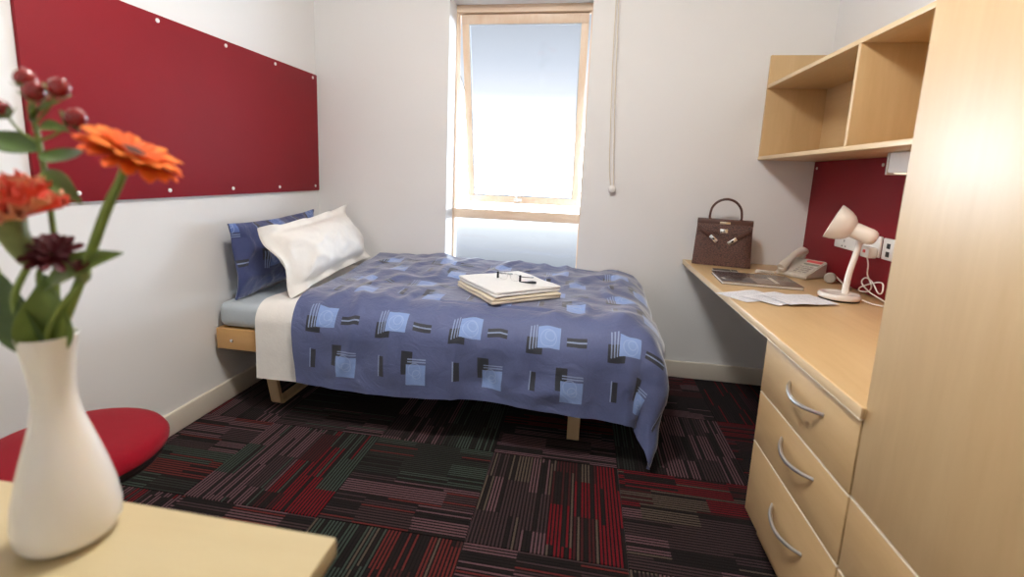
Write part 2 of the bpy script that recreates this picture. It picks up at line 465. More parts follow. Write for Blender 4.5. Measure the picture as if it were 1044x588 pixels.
# roller blind cassette above the window, its bead-cord loop hanging beside it
rb = thing('roller_blind', 'white rolled-up window blind with a long hanging pull cord', 'blind', (1.25, -.045, 2.14))
part('cassette', bbox(.74, 1.77, -.075, 0, 2.125, 2.205, .012, 3), WHITE_PL, rb)
CORD = mat('ivory_cord', lin(226, 214, 192), .6)
cord = part('pull_cord', tube(B(), [(1.752, -.04, 2.13), (1.757, -.035, 1.8), (1.772, -.03, 1.4), (1.782, -.028, 1.2), (1.797, -.026, 1.092), (1.806, -.026, 1.082), (1.812, -.026, 1.095), (1.802, -.028, 1.25), (1.783, -.03, 1.6), (1.765, -.035, 2.13)], .0022, 6, 8), CORD, rb)
bm = B(); lathe(bm, [(0, -.008), (.014, -.007), (.021, -.002), (.021, .003), (.014, .008), (0, .009)], 20, zalign((1.805, -.026, 1.078), (0, -1, 0)))
part('cord_weight', bm, WHITE_PL, rb)

# ================================================================== RED BOARDS
nb = thing('notice_board', 'long wine-red felt notice board fixed above the bed head', 'board', (0, -.806, .992))
part('felt_panel', bbox(.0015, .0145, -1.602, -.012, .992, 1.681, .002), REDFELT, nb)
bm = B(); lathe(bm, [(.0085, 0), (.008, .003), (.005, .0048), (0, .005)], 14, zalign((.0145, -.058, 1.659), (1, 0, 0)))
sc0 = part('screw', bm, WHITE_PL, nb)
copies(sc0, [(0, -(.058+.355*k)+.058, 0) for k in range(1, 5)] + [(0, -.355*k, -.639) for k in range(0, 5)])

db = thing('desk_board', 'wine-red felt board on the wall between desk and shelves', 'board', (XR, -.89, .705))
part('felt_panel', bbox(XR-.012, XR-.0015, -1.785, -.004, .702, 1.262, .002), REDFELT, db)
bm = B(); lathe(bm, [(.0075, 0), (.007, .003), (.004, .0048), (0, .005)], 14, zalign((XR-.012, -.04, 1.228), (-1, 0, 0)))
sc0 = part('screw', bm, WHITE_PL, db)
copies(sc0, [(0, -.565, .004), (0, -1.13, .004)])

# ================================================================== DESK, DRAWERS, WARDROBE, SHELVES
DX = 2.227
wt = thing('worktop', 'long pale maple desk top running from window wall to wardrobe', 'desk', (2.54, -.9, .675))
part('top_board', bbox(DX+.004, XR-.001, -1.795, -.002, .675, .70, .002), WOOD_Y, wt)
fe_ = part('front_edging', bbox(DX, DX+.005, -1.795, -.002, .676, .7005, .0007), EDGE, wt)
part('edge_highlight_strip', bbox(DX-.0004, DX+.006, -1.795, -.002, .6735, .6758, .0005), EDGE_HILITE, fe_)  # painted highlight line under the desk edge

def bow_handle(bm, x, y0, y1, z, proud=.028, r=.0046):
    pts = []
    for k in range(9):
        t = k/8; pts.append((x-proud*(math.sin(PI*t)**.75), y0+(y1-y0)*t, z-.012*math.sin(PI*t)))
    tube(bm, pts, [r*.9, r*1.15, r*1.2, r*1.15, r*.9], 8, 3)
    return bm
FX = 2.237
du = thing('drawer_unit', 'three-drawer maple pedestal with bow handles under the desk', 'drawers', (2.5, -1.53, 0))
part('carcass', bbox(FX+.019, 2.80, -1.786, -1.270, .086, .6745, .001), WOOD_Z, du)
part('plinth', bbox(FX+.045, 2.78, -1.786, -1.272, 0, .086, .001), WOOD_Y, du)
for (z0, z1, zh) in ((.5005, .672, .608), (.3335, .4965, .441), (.088, .3295, .236)):
    d = part('drawer', bbox(FX, FX+.018, -1.784, -1.270, z0, z1-.0022, .0012), WOOD_Y, du)
    part('edge_highlight_strip', bbox(FX-.0006, FX+.018, -1.784, -1.270, z1-.0022, z1, .0006), EDGE_HILITE, d)  # highlight along the drawer's upper edge, painted as a strip
    part('handle', bow_handle(B(), FX+.001, -1.645, -1.455, zh), STEEL, d)
wd = thing('wardrobe', 'tall maple wardrobe with a wide door at the desk end', 'wardrobe', (2.54, -2.25, 0))
part('carcass', bbox(FX+.019, XR-.002, -2.70, -1.798, .086, 2.15, .001), WOOD_Z, wd)
part('plinth', bbox(FX+.045, XR-.02, -2.69, -1.80, 0, .086, .001), WOOD_Y, wd)
d = part('door', bbox(FX, FX+.018, -2.70, -1.790, .5045, 2.15, .0018), WOOD_Z, wd)
part('handle', tube(B(), [(FX, -2.62, 1.0), (FX-.028, -2.62, 1.03), (FX-.03, -2.62, 1.1), (FX-.028, -2.62, 1.17), (FX, -2.62, 1.2)], .005, 8), STEEL, d)
for (z0, z1, zh) in ((.3335, .5005, .42), (.088, .3295, .21)):
    d = part('drawer', bbox(FX, FX+.018, -2.70, -1.790, z0, z1-.0022, .0012), WOOD_Y, wd)
    part('edge_highlight_strip', bbox(FX-.0006, FX+.018, -2.70, -1.790, z1-.0022, z1, .0006), EDGE_HILITE, d)
    part('handle', bow_handle(B(), FX+.001, -2.39, -2.20, zh), STEEL, d)

SX, th = 2.558, .018
sh = thing('shelf_unit', 'wall-mounted maple shelf unit with two open compartments above the desk', 'shelf', (2.70, -.9, 1.263))
part('side_panel', bbox(SX, XR-.001, -th, -.001, 1.263, 1.793, .0015), WOOD_Z, sh)
part('side_panel', bbox(SX, XR-.001, -1.785, -1.785+th, 1.263, 1.660, .0015), WOOD_Z, sh)
part('top_board', bbox(SX, XR-.001, -1.785+th, -th, 1.6415-th+.004, 1.6455, .001), WOOD_Y, sh)
part('bottom_board', bbox(SX, XR-.001, -1.785+th, -th, 1.263, 1.263+th, .001), WOOD_Y, sh)
part('divider', bbox(SX+.001, XR-.008, -.886, -.886+th, 1.263+th, 1.6455-th, .001), WOOD_Z, sh)
part('back_panel', bbox(XR-.008, XR-.001, -1.785+th, -th, 1.263+th, 1.6455-th), WOOD_Y, sh)
bm = B()
box(bm, SX-.0015, SX+.001, -1.785+th, -.001, 1.2635, 1.2805, .0005); box(bm, SX-.0015, SX+.001, -1.785+th, -th, 1.628, 1.645, .0005); box(bm, SX-.0012, SX+.0012, -.8855, -.8685, 1.281, 1.6275, .0005)
part('front_edging', bm, EDGE, sh)

# under-shelf strip light (switched on)
em = NB('lit_strip_diffuser')
e = em.n('ShaderNodeEmission'); e.inputs['Color'].default_value = (1, .84, .64, 1); e.inputs['Strength'].default_value = 1.2
em.l(e.outputs[0], em.out.inputs[0]); LITSTRIP = em.m
us = thing('strip_light', 'slim white lamp fitting under the shelf beside the wardrobe', 'lamp', (2.735, -1.25, 1.18))
part('housing', bbox(2.69, 2.78, -1.72, -.905, 1.192, 1.2618, .005, 3), WHITE_PL, us)
part('diffuser', bbox(2.70, 2.77, -1.70, -.925, 1.188, 1.1925, .002, 2), LITSTRIP, us)
part('end_cap', bbox(2.688, 2.782, -.906, -.895, 1.185, 1.2618, .003, 2), GREY_PL, us)
ld = bpy.data.lights.new('strip_glow', 'AREA'); ld.shape = 'RECTANGLE'; ld.size = .06; ld.size_y = .74; ld.energy = STRIP_W; ld.color = (1, .84, .64)
lo = bpy.data.objects.new('strip_glow', ld); COL.objects.link(lo); lo.parent = us; lo.location = Vector((2.735, -1.31, 1.184)) - Vector((2.735, -1.25, 1.18))

# ceiling lamp in the middle of the room, above and behind the camera's view
cl = thing('ceiling_light', 'round white ceiling lamp in the middle of the room', 'lamp', (1.35, -1.75, ZC-.1))
part('base_ring', lathe(B(), [(0, .1), (.17, .1), (.17, .07), (.165, .065), (0, .065)], 40), WHITE_PL, cl, local=True)
em = NB('lit_lamp_diffuser')
e = em.n('ShaderNodeEmission'); e.inputs['Color'].default_value = (1, .98, .945, 1); e.inputs['Strength'].default_value = CEIL_W/(PI*.215)
em.l(e.outputs[0], em.out.inputs[0])
part('diffuser', lathe(B(), [(.165, .066), (.162, .02), (.148, -.03), (.115, -.07), (.065, -.092), (0, -.10)], 40), em.m, cl, local=True)

# ---- sockets on the red board
so = thing('double_socket', 'white double mains socket with the lamp plug in it', 'socket', (XR-.012, -.5, .865))
px = XR-.0128
part('plate', bbox(px-.012, px, -.690, -.345, .862, .948, .004, 3), WHITE_PL, so)
for y in (-.43, -.60):
    part('switch', bbox(px-.0165, px-.011, y-.011, y+.011, .918, .940, .002), WHITE_PL, so)
bm = B()
for y in (-.43,):
    for dy, dz, w, h in ((0, .010, .006, .009), (-.014, -.014, .009, .005), (.014, -.014, .009, .005)):
        box(bm, px-.0124, px-.0119, y+dy-w/2, y+dy+w/2, .888+dz-h/2, .888+dz+h/2)
part('pin_holes', bm, BLACK_PL, so)
so2 = thing('data_outlet', 'small white two-port wall outlet next to the wardrobe', 'socket', (px, -.74, .865))
part('plate', bbox(px-.010, px, -.782, -.706, .862, .946, .003, 3), WHITE_PL, so2)
for z in (.885, .917):
    part('port', bbox(px-.0108, px-.0098, -.755, -.733, z-.010, z+.010, .0004), BLACK_PL, so2)

# ================================================================== BED
BY0 = -.935
bed = thing('bed_frame', 'low beech single bed frame on bent sled legs', 'bed', (1.0, -.47, 0))
rail = part('side_rail', bbox(.022, 1.985, BY0, BY0+.022, .290, .388, .003), BEDWOOD, bed)
bm = B(); lathe(bm, [(.0085, 0), (.008, .003), (.004, .005), (0, .0052)], 14, zalign((.100, BY0, .333), (0, -1, 0)))
bolt = part('bolt', bm, CHROME, rail); copies(bolt, [(1.78, 0, 0)])
part('side_rail', bbox(.022, 1.985, -.045, -.023, .290, .388, .003), BEDWOOD, bed)
part('end_rail', bbox(.022, .044, BY0+.022, -.045, .290, .388, .003), BEDWOOD, bed)
part('end_rail', bbox(1.963, 1.985, BY0+.022, -.045, .290, .388, .003), BEDWOOD, bed)
first = part('slat', bbox(.10, .19, BY0+.022, -.045, .350, .366, .002), BEDWOOD, bed)
copies(first, [(.155*k, 0, 0) for k in range(1, 12)])
for lx in (.232, 1.645):
    # bent strip: rail height down to the floor, along it and back up again
    bm = B(); w = .052
    prof = [(-.92, .292), (-.858, .018), (-.846, .004), (-.834, 0.0), (-.16, 0.0), (-.148, .004), (-.136, .018), (-.075, .292)]
    inn = [(-.900, .292), (-.842, .026), (-.838, .018), (-.830, .014), (-.164, .014), (-.156, .018), (-.152, .026), (-.095, .292)]
    a = [bm.verts.new((lx, y, z)) for y, z in prof]; a2 = [bm.verts.new((lx+w, y, z)) for y, z in prof]
    c = [bm.verts.new((lx, y, z)) for y, z in inn]; c2 = [bm.verts.new((lx+w, y, z)) for y, z in inn]
    for k in range(7):
        bm.faces.new((a[k], a[k+1], a2[k+1], a2[k])); bm.faces.new((c[k], c2[k], c2[k+1], c[k+1]))
        bm.faces.new((a[k], c[k], c[k+1], a[k+1])); bm.faces.new((a2[k], a2[k+1], c2[k+1], c2[k]))
    for k in (0, 7): bm.faces.new((a[k], a2[k], c2[k], c[k]))
    part('leg', bm, LEGWOOD, bed)

SHEET_BLUE = mat('pale_grey_blue_cotton', lin(190, 200, 208), .9, var=.05, vscale=14, bump=.25, bscale=60, sheen=.1, spec=.2)
def fb(p, s=1.0, o=3):
    return noise.fractal(Vector(p)*s, 1.0, 2.0, o)
bm = B()
box(bm, .024, 1.96, -.925, -.020, .389, .505, .035, 5)
bmesh.ops.subdivide_edges(bm, edges=[e for e in bm.edges if e.calc_length() > .3], cuts=40, use_grid_fill=True)
for v in bm.verts:
    n_ = fb(v.co, 7)*.006 + noise.noise(Vector((v.co.x*5, v.co.y*9, v.co.z*30)))*.004
    if v.co.z > .40 and v.co.y < -.1: v.co.z += n_*(1 if v.co.z > .48 else .2); v.co.y += n_*.5
solo('mattress', bm, SHEET_BLUE, 'single mattress in a pale grey-blue fitted sheet', 'mattress', angle=60)

# drape: cloth over the bed, curving down at the near edge and at the foot
def arc(a, Rr):
    q = Rr*PI/2
    if a <= 0: return 0., 0.
    if a < q: return Rr*math.sin(a/Rr), Rr*(1-math.cos(a/Rr))
    return Rr + (a-q)*.03, Rr + (a-q)

def drape_pt(s, t, ztop, yedge, xedge, Rf, seedv, wr=1.0):
    """s: metres along the bed, t: metres from the wall towards the room"""
    a = max(0, t-yedge); bq = max(0, s-xedge)
    x, y = min(s, xedge), -min(t, yedge)
    puff = ztop(s, t)
    if a > 0 and bq > 0:
        r = math.hypot(a, bq); o_, d_ = arc(r, Rf); th_ = math.atan2(a, bq)
        lob = math.sin(2*th_)
        o_ += d_*(.16*lob**3 - .10*math.sin(4*th_)**2)
        x += o_*math.cos(th_)*(1-.45*lob**3*min(1, max(0, d_-.22)/.3)); y -= o_*math.sin(th_)
    else:
        o_, d_ = arc(a+bq, Rf)
        if a > 0: y -= o_
        else: x += o_
    z = puff - d_
    # folds: soft quilted lumps on top, slanting creases down the sides
    k = min(1, d_/.25)
    n1 = fb((s*2.6+seedv, t*3.2, 0.), 1, 3)
    n2 = noise.noise(Vector((s*9+t*5+seedv, t*4-s*2, 3.1)))
    n3 = noise.noise(Vector((s*4-t*11, t*6+s*7+seedv, 7.7)))
    n4 = 1-abs(noise.noise(Vector((s*5.5+t*2.2, t*3.0-s*2.6, 1.3+seedv))))*2
    press = min(1, max(0, (.36-math.hypot(s-1.32, t-.60))/.08)) if wr > .9 else 0.
    press = press*press*(3-2*press); z += press*(.5655-z)*(1 if d_ <= 0 else 0)
    disp = wr*(1-press)*((.25+.75*min(1, max(0, (s-.42)/.14))) if wr > .9 else 1)*(.015*n1 + .009*n2 + .006*n3 + .012*max(0, n4-.5)*2)
    if a > 0 and bq <= 0:
        hang = noise.noise(Vector((s*4.2+seedv, 0, 5.5)))
        y -= k*(disp*.9 + .018*hang*k*(min(1, max(0, (s-.42)/.14)) if wr > .9 else .3)); z += (1-k)*disp
    elif bq > 0 and a <= 0:
        x += k*(disp*.9+.015*noise.noise(Vector((t*5, 1, seedv)))*k); z += (1-k)*disp
    elif bq > 0:
        x += k*disp*math.cos(th_); y -= k*disp*math.sin(th_); z += (1-k)*disp
    else: z += disp
    return Vector((x, y, max(z, .012)))

LINEN = mat('white_cotton_sheet', lin(245, 242, 237), .9, var=.03, vscale=30, bump=.2, bscale=90, sheen=.1, spec=.2)
def sheet_top(s, t): return .524
TW = 1.255
def sheet_fn(u, v):
    t = .02+v*(TW-.02)
    bow = .02*math.sin(v*PI) + .03*max(0, v-.75)/.25
    s = .235 + bow*.3 + u*.255
    # the free corner turns up a little at the hem
    p = drape_pt(s, t, sheet_top, .862, 9, .090, 3.3, .28)
    return p
bm = sheetgrid(B(), sheet_fn, 18, 90, .006)
solo('top_sheet', bm, LINEN, 'white cotton sheet turned down over the mattress beside the duvet', 'sheet', angle=70)

# ---- duvet print
def print_cotton(name, base0, base1):
    b = NB(name)
    tcn = b.n('ShaderNodeTexCoord'); sp_ = b.n('ShaderNodeSeparateXYZ'); b.l(tcn.outputs['UV'], sp_.inputs[0])
    PU, PV = .320, .400
    uu = b.math('MULTIPLY', b.math('FRACT', b.math('DIVIDE', b.math('SUBTRACT', sp_.outputs['X'], .137), PU)), PU)
    vv = b.math('MULTIPLY', b.math('FRACT', b.math('DIVIDE', b.math('SUBTRACT', sp_.outputs['Y'], .084), PV)), PV)
    def rect(u0, u1, v0, v1):
        a = b.math('MULTIPLY', b.math('GREATER_THAN', uu, u0), b.math('LESS_THAN', uu, u1))
        c = b.math('MULTIPLY', b.math('GREATER_THAN', vv, v0), b.math('LESS_THAN', vv, v1))
        return b.math('MULTIPLY', a, c)
    def ringm(cu_, cv_, r, w):
        du_ = b.math('SUBTRACT', uu, cu_); dv_ = b.math('SUBTRACT', vv, cv_)
        rr = b.math('SQRT', b.math('ADD', b.math('MULTIPLY', du_, du_), b.math('MULTIPLY', dv_, dv_)))
        return b.math('LESS_THAN', b.math('ABSOLUTE', b.math('SUBTRACT', rr, r)), w)
    def orr(*m):
        o_ = m[0]
        for q in m[1:]: o_ = b.math('MAXIMUM', o_, q)
        return o_
    weave = b.noise(1.0, 3, b.coord('UV', (900, 90, 1)))
    weave2 = b.noise(1.0, 3, b.coord('UV', (90, 700, 1)))
    wv = b.math('MULTIPLY_ADD', weave.outputs[0], .5, b.math('MULTIPLY', weave2.outputs[0], .5))
    basec = b.mix(wv, base0, base1)
    light, dark, pale = (lin(134, 162, 216) if 'blue' in name else lin(92, 118, 182)), lin(44, 48, 60), lin(166, 188, 230)
    # motif A: light square at (.10..19, .06...145); dark block low left; three pale lines
    darks = orr(rect(0.045, 0.112, 0.095, 0.155), rect(0.205, 0.285, 0.085, 0.118),
                rect(0.170, 0.215, 0.199, 0.289), rect(0.070, 0.092, 0.229, 0.309))
    lights = orr(rect(0.090, 0.178, 0.052, 0.132), rect(0.190, 0.275, 0.249, 0.334))
    lines = orr(rect(0.056, 0.062, 0.050, 0.140), rect(0.069, 0.075, 0.047, 0.137), rect(0.081, 0.086, 0.044, 0.134),
                rect(0.205, 0.285, 0.098, 0.104), rect(0.195, 0.275, 0.226, 0.231), rect(0.195, 0.275, 0.236, 0.241), rect(0.066, 0.071, 0.226, 0.309))
    rings = b.math('MULTIPLY', orr(ringm(.138, .088, .018, .0022), ringm(.132, .096, .030, .002), ringm(.236, .289, .018, .0022), ringm(.226, .270, .026, .002)),
                   orr(rect(0.090, 0.178, 0.052, 0.132), rect(0.190, 0.275, 0.236, 0.334)))
    c = b.mix(darks, basec, dark); c = b.mix(lights, c, light)
    c = b.mix(b.math('MULTIPLY', lines, .6), c, pale); c = b.mix(b.math('MULTIPLY', rings, .5), c, pale)
    b.l(c, b.p.inputs['Base Color']); b.set(Roughness=.6)
    b.p.inputs['Specular IOR Level'].default_value = .5; b.p.inputs['Sheen Weight'].default_value = .9; b.p.inputs['Sheen Roughness'].default_value = .4
    crk = b.noise(9, 4, b.coord('UV', (1, 1.4, 1)), .6); crk.inputs['Distortion'].default_value = 1.2
    b.bump(b.math('ADD', crk.outputs[0], b.math('MULTIPLY', wv, .03)), .35, .02)
    return b.m
DUVET = print_cotton('blue_printed_cotton', lin(66, 75, 112), lin(103, 115, 162))
PILLOWB = print_cotton('shaded_navy_printed_cotton', lin(42, 52, 96), lin(70, 82, 132))  # duvet fabric again, its shade by the wall put into a darker navy

def duvet_top(s, t):
    z = .608 - .048*min(1, t/.75)**.8
    z += .016*math.exp(-((s-.75)/.35)**2)*(1-t)
    z -= .012*max(0, (s-1.2)/.8)
    return z
S0, S1, T1 = .420, 2.285, 1.275
def duvet_uv(u, v):
    return (S0+u*(S1-S0), .02+v*(T1-.02))
def duvet_fn(u, v):
    s, t = duvet_uv(u, v)
    ss = s
    if u < .05: ss = s + (1-u/.05)*(.035*math.sin(v*PI*1.2)*.5 + .05*max(0, v-.72)/.28)
    p = drape_pt(ss, t, duvet_top, .828, 1.865, .155, 0.0)
    # hem sags unevenly
    if v > .8: p.z += (.012*math.sin(s*5+1) - .02*max(0, 1-abs(s-.45)/.3)*0)*(v-.8)/.2
    return p
bm = sheetgrid(B(), duvet_fn, 190, 130, .012, uvfn=duvet_uv)
for v in bm.verts: v.co.z = max(v.co.z, .006)
solo('duvet', bm, DUVET, 'blue patterned duvet with square motifs spread over the bed', 'duvet', angle=80)

# ---- pillows
def pillow(name, m, label, w, h, th_, fl_, mtx, sd, floppy=0.0, uvscale=None):
    def zt(x, y):
        ax, ay = abs(x)/(w/2-fl_), abs(y)/(h/2-fl_)
        if ax >= 1 or ay >= 1: return 0.
        return th_/2*((1-ax**2.6)*(1-ay**2.6))**.55
    nu, nv = 56, 40
    bm = B(); uvl = bm.loops.layers.uv.verify()
    def pt(i, j, sgn):
        x, y = (i/nu-.5)*w, (j/nv-.5)*h
        u_, v_ = x/(w/2), y/(h/2)
        z = zt(x, y)
        x2 = x*(1-.045*(1-v_*v_)**1*0 - .05*(abs(v_)**4)*0) ; y2 = y
        # sides pull in between the corners
        x2 -= .018*u_*(1-v_*v_); y2 -= .016*v_*(1-u_*u_)
        k = .012*fb((x*5+sd, y*6, sgn*2.), 1, 3)+.006*noise.noise(Vector((x*16+sd, y*13, sgn)))
        cre = .010*max(0, 1-abs(noise.noise(Vector((x*6+y*4+sd, y*7-x*3, 2.)))*4))
        z = sgn*(z + (k+cre)*(.3+.7*min(1, z/(th_*.3))) + .0022)
        wav = .016*math.sin(x*26+sd)*max(0, abs(v_)-.75)/.25 + .02*math.sin(y*24+sd*2)*max(0, abs(u_)-.82)/.18
        z += wav*(1 if fl_ > .02 else .35)
        z -= floppy*max(0, -u_-.6)**2
        return Vector((x2, y2, z))
    for sgn in (1, -1):
        G = [[bm.verts.new(pt(i, j, sgn)) for j in range(nv+1)] for i in range(nu+1)]
        for i in range(nu):
            for j in range(nv):
                q = [(i, j), (i+1, j), (i+1, j+1), (i, j+1)]
                if sgn < 0: q = q[::-1]
                f = bm.faces.new([G[a][c] for a, c in q])
                for l, (a, c) in zip(f.loops, q): l[uvl].uv = (a/nu*w+.05, c/nv*h+.02)
        if sgn == 1: top = G
    rim = [(i, 0) for i in range(nu)]+[(nu, j) for j in range(nv)]+[(i, nv) for i in range(nu, 0, -1)]+[(0, j) for j in range(nv, 0, -1)]
    for k in range(len(rim)):
        p, q = rim[k], rim[(k+1) % len(rim)]
        bm.faces.new((top[p[0]][p[1]], G[p[0]][p[1]], G[q[0]][q[1]], top[q[0]][q[1]]))
    o = bpy.data.objects.new(name, finish(name, bm, m, 80)); COL.objects.link(o); o.matrix_world = mtx; WM[o.name] = mtx
    return tag(o, label, 'pillow')
# local x runs along the wall (towards the back wall), y up the pillow, z out of its face
pillow('pillow', PILLOWB, 'blue patterned pillow propped upright against the wall', .70, .355, .105, .008,
       frame_m((.095, -.545, .702), (0.0, 1, 0.03), (-.07, -.06, 1)), 1.7)
pillow('pillow', LINEN, 'white pillow with a flanged border leaning on the blue one', .80, .35, .165, .040,
       frame_m((.296, -.462, .728), (0.0, 1, .07), (-.50, -.06, 1)), 4.2, floppy=.05)

# ---- folded towels and glasses
TOWEL = mat('cream_terry_towel', lin(240, 228, 204), .95, var=.05, vscale=40, bump=.6, bscale=420, sheen=.2, spec=.1)
TOWELW = mat('white_terry_towel', lin(252, 251, 249), .95, var=.03, vscale=40, bump=.6, bscale=420, sheen=.2, spec=.1)
def towel(mtx, w, d, hh, layers, m, label, sd):
    root = thing('folded_towel', label, 'towel', mtx=mtx, group='towels folded on the bed')
    lh = hh/layers
    for k in range(layers):
        bm = B(); z0 = k*lh
        box(bm, -w/2, w/2, -d/2, d/2, z0, z0+lh*1.02, min(.009, lh*.47), 3)
        bmesh.ops.subdivide_edges(bm, edges=[e for e in bm.edges if e.calc_length() > .1], cuts=12, use_grid_fill=True)
        for v in bm.verts:
            a = v.co.copy()
            v.co.x += .006*noise.noise(Vector((a.y*9, k*3.+sd, 1))); v.co.y += .006*noise.noise(Vector((a.x*9, k*5.+sd, 2)))
            if a.z > z0+lh*.6 and k == layers-1 and sd > 2: v.co.z += .005*noise.noise(Vector((a.x*8+sd, a.y*8, 0)))
        part('fold', bm, m, root, local=True, angle=70)
    return root
tm = Matrix.Translation((1.320, -.600, .5815)) @ Matrix.Rotation(R(38), 4, 'Z') 
towel(tm, .36, .38, .026, 2, TOWEL, 'cream folded towel at the bottom of the bed stack', 1.)
towel(tm @ Matrix.Translation((.004, .002, .0295)) @ Matrix.Rotation(R(2), 4, 'Z'),   .35, .37, .026, 2, TOWELW, 'white folded towel on top of the stack, under the glasses', 5.)

# ---- eyeglasses resting on the top towel
gm = Matrix.Translation((1.33, -.632, .6435)) @ Matrix.Rotation(R(-24), 4, 'Z')
eg = thing('eyeglasses', 'dark-armed eyeglasses lying on the folded white towel', 'glasses', mtx=gm)
DARKF = mat('dark_blue_black_acetate', lin(26, 34, 44), .3, var=.1)
LENS = NB('clear_lens')
tr_ = LENS.n('ShaderNodeBsdfTransparent'); gl_ = LENS.n('ShaderNodeBsdfGlossy'); gl_.inputs['Roughness'].default_value = .03
mx_ = LENS.n('ShaderNodeMixShader'); mx_.inputs[0].default_value = .10
LENS.l(tr_.outputs[0], mx_.inputs[1]); LENS.l(gl_.outputs[0], mx_.inputs[2]); LENS.l(mx_.outputs[0], LENS.out.inputs[0])
def lens_outline(cx):
    return [(cx+.024*math.copysign(abs(math.cos(a))**.7, math.cos(a)), 0, .020+.017*math.copysign(abs(math.sin(a))**.7, math.sin(a))) for a in [2*PI*k/24 for k in range(24)]]
for cx in (-.033, .033):
    o_ = lens_outline(cx)
    bm = B(); prism(bm, [(p[0], p[2]) for p in o_], .0015, Matrix.Rotation(PI/2, 4, 'X'))
    ln = part('lens', bm, LENS.m, eg, local=True)
    bm = B(); tube(bm, o_+[o_[0]], .0009, 5, 1, smooth=False)
    part('rim', bm, STEEL, ln, local=True)
part('bridge', tube(B(), [(-.010, 0, .026), (0, -.002, .029), (.010, 0, .026)], .0012, 6), STEEL, eg, local=True)
for sx_ in (-1, 1):
    bm = B(); box(bm, sx_*.062-.004, sx_*.062+.004, -.006, .004, .004, .036, .002, mtx=None)
    part('end_piece', bm, DARKF, eg, local=True)
    tp = part('arm', tube(B(), [(sx_*.063, .004, .028), (sx_*.064, .05, .018), (sx_*.063, .10, .008), (sx_*.060, .125, .004)], [.0022, .0022, .003, .0034], 6), DARKF, eg, local=True)
bm = B(); tube(bm, [(.064, 0, .005), (.09, .006, .005), (.115, .02, .006), (.132, .028, .006)], [.002, .004, .007, .0055], 8)
part('neck_cord_end', bm, DARKF, eg, local=True)

# ================================================================== THINGS ON THE DESK
DZ = .7012
# ---- handbag
CROC = NB('brown_crocodile_leather'); co = CROC.coord('Object', (1, 1, 1.35))
vo = CROC.n('ShaderNodeTexVoronoi'); vo.feature = 'DISTANCE_TO_EDGE'; vo.inputs['Scale'].default_value = 92
CROC.l(co, vo.inputs['Vector'])
ed = CROC.n('ShaderNodeMapRange'); ed.inputs['From Max'].default_value = .18; CROC.l(vo.outputs['Distance'], ed.inputs['Value'])
CROC.l(CROC.mix(ed.outputs[0], lin(40, 22, 18), lin(110, 74, 64)), CROC.p.inputs['Base Color'])
CROC.set(Roughness=.36); CROC.bump(ed.outputs[0], .6, .002)
LEATHER = mat('brown_smooth_leather', lin(84, 52, 42), .38, var=.1, vscale=30)
bgm = Matrix.Translation((2.248, -.128, DZ)) @ Matrix.Rotation(R(-13), 4, 'Z')
hb = thing('handbag', 'brown crocodile leather handbag standing at the desk end by the wall', 'bag', mtx=bgm)
def bagbody():
    bm = B(); nx, nz = 20, 16; bw, tw, hh, bd, td = .284, .264, .236, .098, .030
    def P(i, k, s):
        u, w = i/nx, k/nz
        wd_ = bw+(tw-bw)*w; dp = bd+(td-bd)*w
        x = bw/2+(u-.5)*wd_
        sq = (1-abs(2*u-1)**8)
        bul = .010*math.sin(PI*w)*sq
        y = bd/2*.9 + s*(dp/2+bul)*(.80+.20*sq)
        return Vector((x, y, hh*w))
    F = [[bm.verts.new(P(i, k, -1)) for k in range(nz+1)] for i in range(nx+1)]
    K = [[bm.verts.new(P(i, k, 1)) for k in range(nz+1)] for i in range(nx+1)]
    for G, fl_ in ((F, 1), (K, -1)):
        for i in range(nx):
            for k in range(nz):
                q = [G[i][k], G[i+1][k], G[i+1][k+1], G[i][k+1]]
                bm.faces.new(q if fl_ > 0 else q[::-1])
    for k in range(nz):
        bm.faces.new((F[0][k], F[0][k+1], K[0][k+1], K[0][k])); bm.faces.new((F[nx][k], K[nx][k], K[nx][k+1], F[nx][k+1]))
    for i in range(nx):
        bm.faces.new((F[i][0], K[i][0], K[i+1][0], F[i+1][0])); bm.faces.new((F[i][nz], F[i+1][nz], K[i+1][nz], K[i][nz]))
    return bm
part('body', bagbody(), CROC.m, hb, local=True, angle=50)
def front_y(z): 
    w = z/.236; return .0441-(.098+(.030-.098)*w)/2-.010*math.sin(PI*w)
# flap folded over the top, notched in the middle
def flap_fn(u, v):
    x = .142+(u-.5)*(.268-.004*v)
    if v < .3:
        q = v/.3; return Vector((x, .060-(.060-front_y(.232)+.004)*q, .2395+.003*math.sin(PI*q)))
    q = (v-.3)/.7
    low = .176 + .020*(abs(u-.5)*2)**3*0 - .012*math.cos((u-.5)*2*PI)**2*0
    low -= .014*math.exp(-((u-.5)/.10)**2)
    z = .2395-(.2395-low)*q
    return Vector((x, front_y(min(z, .232))-.0045-.002*q, z))
flap = part('flap', sheetgrid(B(), flap_fn, 28, 18, .003), CROC.m, hb, local=True, angle=50)
bm = B(); box(bm, .008, .276, front_y(.225)-.0095, front_y(.225)-.0055, .212, .2405, .0015)
part('top_band', bm, LEATHER, hb, local=True)
part('handle', tube(B(), [(.068, .030, .238), (.066, .030, .262), (.074, .030, .305), (.102, .030, .338), (.142, .030, .350), (.182, .030, .338), (.210, .030, .305), (.218, .030, .262), (.216, .030, .238)], [.0055, .0062, .0068, .0062, .0055], 10, 6), LEATHER, hb, local=True)
for x in (.068, .216):
    part('handle_ring', tube(B(), [(x+.009*math.cos(a), .030, .243+.006*math.sin(a)) for a in [2*PI*k/12 for k in range(13)]], .0022, 6, 1, smooth=False), CHROME, hb, local=True)
PLATE = mat('silver_clasp', (.86, .84, .80), .2, 1.0)
